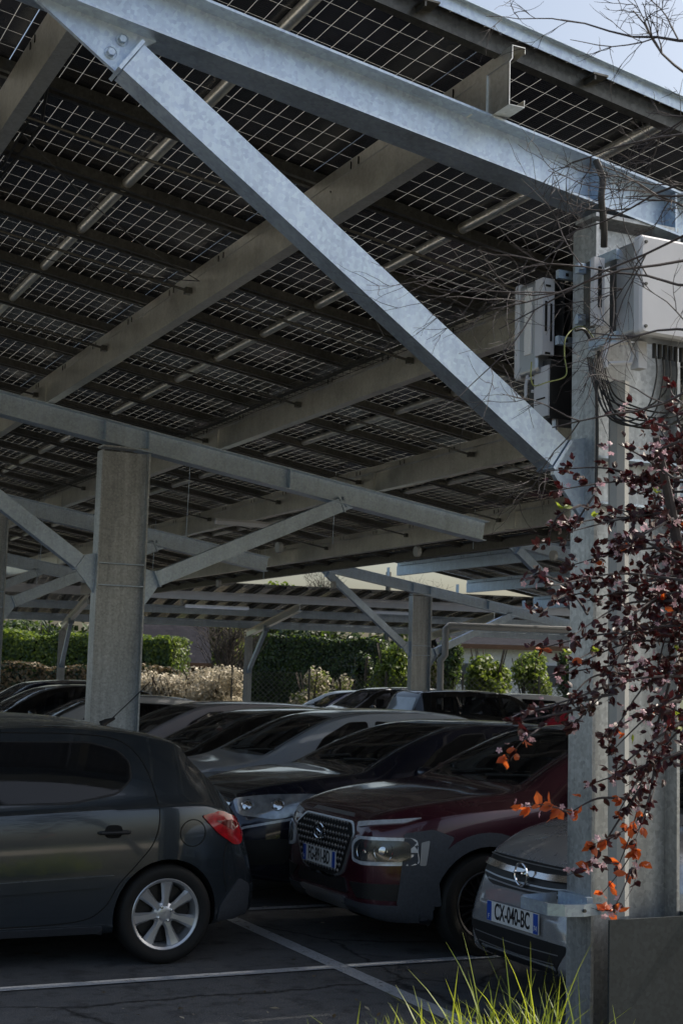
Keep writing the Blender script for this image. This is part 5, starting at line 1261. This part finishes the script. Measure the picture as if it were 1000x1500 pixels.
while k < L_:
    for sg in (1, -1):
        u0, u1 = (k, k+HT) if sg > 0 else (k+HT, k); z0, z1 = 0, HT
        pu0, pz0, pu1, pz1 = u0, 0., u1, HT
        if min(u0, u1) < 0:
            if sg > 0: pu0 = 0; pz0 = -u0
            else: pu1 = 0; pz1 = HT+u1
        if max(u0, u1) > L_:
            if sg > 0: pu1 = L_; pz1 = HT-(u1-L_)
            else: pu0 = L_; pz0 = u0-L_
        if abs(pu1-pu0) > .01: fseg(q, pu0, pz0, pu1, pz1)
    k += st_
q.build('mesh', WIRE, o)
for k in range(6):
    q = MB(); p = a+d_*(L_*k/5)-c; q.tube([p, p+Vector((0, 0, HT+.1))], .035, 8); q.build('post', STEEL_D, o, smooth=True)

# ---- plum bush in front of the column
def plumleaf(mb, p, d, s, m):
    d = d.normalized(); n = d.cross(rv()); 
    if n.length < .05: n = d.orthogonal()
    n.normalize(); b = d.cross(n); w_ = s*.26; cur = -n*s*.16
    q = [p, p+d*s*.28+b*w_*.8+n*s*.05, p+d*s*.62+b*w_+n*s*.04+cur*.4, p+d*s+cur, p+d*s*.62-b*w_+n*s*.04+cur*.4, p+d*s*.28-b*w_*.8+n*s*.05, p+d*s*.3, p+d*s*.64+cur*.4]
    mb.add(q, [(0, 6, 1), (1, 6, 7, 2), (2, 7, 3), (3, 7, 4), (4, 7, 6, 5), (5, 6, 0)], m)
def blossom(mb, p, s, m):
    n = rv(); a = n.orthogonal().normalized(); b = n.cross(a)
    for k in range(5):
        w_ = 6.283*k/5; u = a*math.cos(w_)+b*math.sin(w_); v = a*math.cos(w_+.5)+b*math.sin(w_+.5); t = a*math.cos(w_-.5)+b*math.sin(w_-.5)
        mb.add([p, p+t*s*.7+n*s*.2, p+u*s+n*s*.3, p+v*s*.7+n*s*.2], [(0, 1, 2, 3)], m)
plum = thing('plum_tree', 'purple leaved plum tree with pink blossoms hanging in front of the right hand column', 'tree', (5.35, 4.9, 0))
po = plum.location; LF = MB(); BR = MB(); FL = MB()
def sprig(pts, r0, nleaf, s, mats=(0,), wts=(1,), fl=.25, spread=.05):
    P = spl([Vector(p)-po for p in pts], 6); k = len(P)
    BR.tube(P, [r0*(1-.75*i/k) for i in range(k)], 5)
    for _ in range(nleaf):
        t = random.random()**.8; i = min(k-2, int(t*(k-1))); p = P[i].lerp(P[i+1], random.random())+rv()*spread*random.random(); dd = (P[i+1]-P[i]).normalized()*.8+rv()
        m = random.choices(mats, wts)[0]; c = random.randint(2, 5)
        for _ in range(c): plumleaf(LF, p, (dd+rv()*.8), s*random.uniform(.6, 1.15), m)
        if random.random() < fl:
            for _ in range(random.randint(1, 4)): blossom(FL, p+rv()*.025, random.uniform(.010, .016), 0)
# main limbs rise from the ground just outside the picture on the right
trunkb = dp(1180, 1560, 5.6); 
BR.tube(spl([trunkb-po, dp(1120, 1300, 5.5)-po, dp(1060, 1080, 5.4)-po, dp(1010, 900, 5.4)-po, dp(985, 760, 5.3)-po, dp(960, 640, 5.2)-po], 5), [.045-.0013*i for i in range(26)], 8)
BR.tube(spl([dp(1120, 1300, 5.5)-po, dp(1100, 900, 5.3)-po, dp(1080, 500, 5.2)-po, dp(1050, 200, 5.1)-po, dp(1020, -60, 5.0)-po], 5), [.035-.001*i for i in range(21)], 7)
S_ = .037
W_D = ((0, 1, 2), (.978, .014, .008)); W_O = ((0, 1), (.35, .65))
def hangs(x0, y0, x1, y1, d, n, sag=30, fl=.10, w_=W_D, s=S_, r=.006, spread=.05):
    xm, ym = (x0+x1)/2+random.uniform(-12, 12), (y0+y1)/2-sag
    sprig([dp(x0, y0, d), dp(xm, ym, d+random.uniform(-.15, .15)), dp(x1, y1, d+random.uniform(-.2, .2))], r, n, s, w_[0], w_[1], fl, spread)
for (x0, y0, x1, y1, n) in ((1000, 700, 900, 690, 12), (1010, 760, 880, 740, 12), (1010, 840, 870, 800, 13), (1010, 900, 860, 880, 13), (1010, 940, 890, 930, 13), (1010, 1000, 930, 980, 12), (1010, 1060, 950, 1040, 10), (1010, 640, 950, 660, 8), (985, 720, 800, 690, 11), (990, 760, 820, 770, 13), (1000, 800, 830, 830, 14), (1000, 850, 800, 860, 14), (985, 880, 840, 930, 15), (1000, 930, 790, 950, 15), (1000, 960, 800, 990, 13),
    (1005, 990, 840, 1060, 15), (985, 700, 905, 650, 8), (960, 640, 900, 600, 6), (1000, 680, 960, 610, 8), (1010, 900, 900, 960, 13), (1010, 1020, 880, 1080, 13), (1010, 1050, 900, 1130, 14), (1005, 1100, 860, 1150, 14),
    (985, 760, 905, 800, 12), (1000, 740, 930, 700, 11), (1010, 820, 920, 850, 12), (1010, 780, 960, 900, 12), (960, 870, 880, 1010, 12), (980, 1000, 930, 1180, 10), (1005, 870, 960, 1000, 12), (860, 900, 790, 900, 7), (850, 740, 800, 800, 6),
    (900, 1000, 780, 1040, 8), (880, 1030, 740, 1060, 8), (840, 860, 770, 850, 6), (1000, 640, 985, 600, 5), (1010, 600, 980, 560, 4), (1005, 720, 940, 760, 12)):
    for _r in range(2): hangs(x0+20*_r, y0-14*_r, x1+random.uniform(5, 70)*_r, y1+random.uniform(-30, 30)*_r, random.uniform(5.0, 5.7), int(n*1.75), random.uniform(-10, 35))
hangs(990, 1060, 905, 1190, 5.3, 13, 20); hangs(960, 1110, 930, 1230, 5.3, 10, 0); hangs(940, 1150, 870, 1260, 5.3, 9, 0, .3, ((0, 1), (.6, .4)))
hangs(915, 1170, 835, 1190, 5.2, 8, 10, .4, W_O); hangs(835, 1190, 765, 1180, 5.2, 7, 6, .3, ((1,), (1,)), .058, .004, .02)
hangs(800, 1060, 745, 1110, 5.2, 6, 0, .4, ((1, 0), (.85, .15)), .055, .004, .03)
hangs(935, 1180, 900, 1280, 5.3, 5, 0, .3, W_O, S_, .004, .03); hangs(935, 1200, 860, 1240, 5.2, 9, 0, .3, W_O, .046, .003, .03); hangs(930, 1240, 880, 1310, 5.2, 9, 0, .3, W_O, .048, .003, .03); hangs(905, 1265, 825, 1285, 5.2, 6, 8, .6, ((0, 1), (.5, .5)), .05, .003, .02); hangs(925, 1270, 865, 1330, 5.2, 7, -30, .5, ((0, 1), (.35, .65)), .052, .003, .03); hangs(930, 1230, 915, 1320, 5.2, 4, -10, .3, W_O, .05, .003, .03)
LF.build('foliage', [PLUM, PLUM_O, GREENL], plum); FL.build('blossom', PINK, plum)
# fine bare twigs, upper right
TW = MB()
def twig(p, d, L, r, depth):
    k = 6; pts = [p]; dd = d.normalized()
    for i in range(k):
        dd = (dd+rv()*.22).normalized(); pts.append(pts[-1]+dd*L/k)
    TW.tube(pts, [r*(1-.6*i/k) for i in range(k+1)], 4 if depth else 5)
    if depth == 0: return
    for _ in range(random.randint(3, 4)):
        i = random.randint(1, k-1); side = rv(); nd = (dd+side*.9).normalized(); twig(pts[i], nd, L*random.uniform(.45, .7), max(.0012, r*.55), depth-1)
for (x0, y0, x1, y1, Lf) in ((1060, 330, 620, 400, 1), (1040, 420, 720, 330, 1), (1050, 480, 860, 560, .8), (1040, 260, 760, 250, .9), (1040, 200, 800, 130, .8), (1040, 330, 850, 200, .8), (1020, 60, 850, -10, .7), (1030, 120, 880, 40, .7), (1050, 560, 740, 620, .8), (1010, 380, 640, 480, .7), (1040, 150, 930, 250, .7), (1050, 290, 880, 300, .8)):
    a_ = dp(x0, y0, 5.0+random.uniform(-.3, .3)); b_ = dp(x1, y1, 5.2+random.uniform(-.3, .3)); v = b_-a_; twig(a_-po, v, v.length*.8, .0055, 3)
TW.build('twig', TWIG, plum, smooth=False); BR.build('branch', TWIG, plum, smooth=True)

q = MB()
for _ in range(420):
    X = random.uniform(-1, 9); Y = random.uniform(5.5, 12); X, Y = (random.gauss(2.2, .9), random.gauss(6.9, .35)) if random.random() < .35 else (X, Y)
    leafquad(q, Vector((X, Y, .012)), random.uniform(.008, .03), 0 if random.random() < .7 else 1, (Vector((0, 0, 1))+rv()*.3).normalized(), 2.2)
tag(q.build('leaf_litter', [DRYL, PALE]), kind='stuff')
# ---- grass tufts at the bottom
def blade(mb, p, h, lean, wd, m=0):
    k = 6; az = random.random()*6.283; side = Vector((math.cos(az+1.57), math.sin(az+1.57), 0)); d = Vector((math.cos(az), math.sin(az), 0)); V = []
    for i in range(k+1):
        t = i/k; c = p+Vector((0, 0, h*(t-.25*lean*t*t)))+d*h*lean*t*t*.8; w_ = wd*(1-t)**.7/2+.0004; V += [c-side*w_, c+side*w_+Vector((0, 0, 0))]
    mb.add(V, [(2*i, 2*i+1, 2*i+3, 2*i+2) for i in range(k)], m)
G = MB()
def tuft(x, y, n, h, m=0):
    for _ in range(n):
        X = x+random.gauss(0, .13); Y = y+random.gauss(0, .07); blade(G, Vector((X, Y, .08)), h*random.uniform(.45, 1.1), random.uniform(.1, .9), random.uniform(.009, .017), m)
for px_, hh, n in ((345, .30, 6), (350, .30, 6), (372, .33, 6), (385, .36, 8), (395, .26, 5), (430, .2, 4), (470, .22, 4), (500, .26, 5), (515, .30, 6), (540, .36, 12), (525, .30, 8), (455, .26, 6), (560, .34, 10), (580, .40, 14), (600, .38, 14), (625, .44, 18), (650, .46, 20), (675, .48, 20), (690, .50, 18), (715, .62, 14), (735, .50, 20), (755, .62, 18), (775, .58, 20), (795, .50, 20), (815, .52, 20), (835, .44, 12), (855, .3, 6), (880, .25, 5), (915, .33, 3), (960, .2, 4), (640, .36, 16), (700, .40, 16), (745, .42, 16), (785, .44, 16), (610, .3, 12)):
    p = dp(px_, 1520, 5.75+random.uniform(-.2, .15)); tuft(p.x, p.y, int(n*1.35), hh*1.06)
tag(G.build('tall_grass', GRASS), kind='stuff')
G = MB()
for _ in range(5000):
    X = random.uniform(-1, 8); Y = random.uniform(1.5, 5.3); blade(G, Vector((X, Y, .08)), random.uniform(.05, .16), random.uniform(.2, .9), .006, 0)
tag(G.build('verge_grass', GRASS_D), kind='stuff')

# repeats share a group
GR = {'car': 'cars parked in rows under the carports', 'shrub': 'shrubs along the back fence', 'tree': 'trees beyond the car park', 'hedge': 'hedges behind the car park', 'carport': 'solar carports over the parking rows', 'inverter': 'solar inverters on the right hand column', 'house': 'houses beyond the hedges'}
for o in bpy.data.objects:
    if o.parent is None and o.get('category') in GR and not o.get('group') and o.name != 'plum_tree': o['group'] = GR[o['category']]
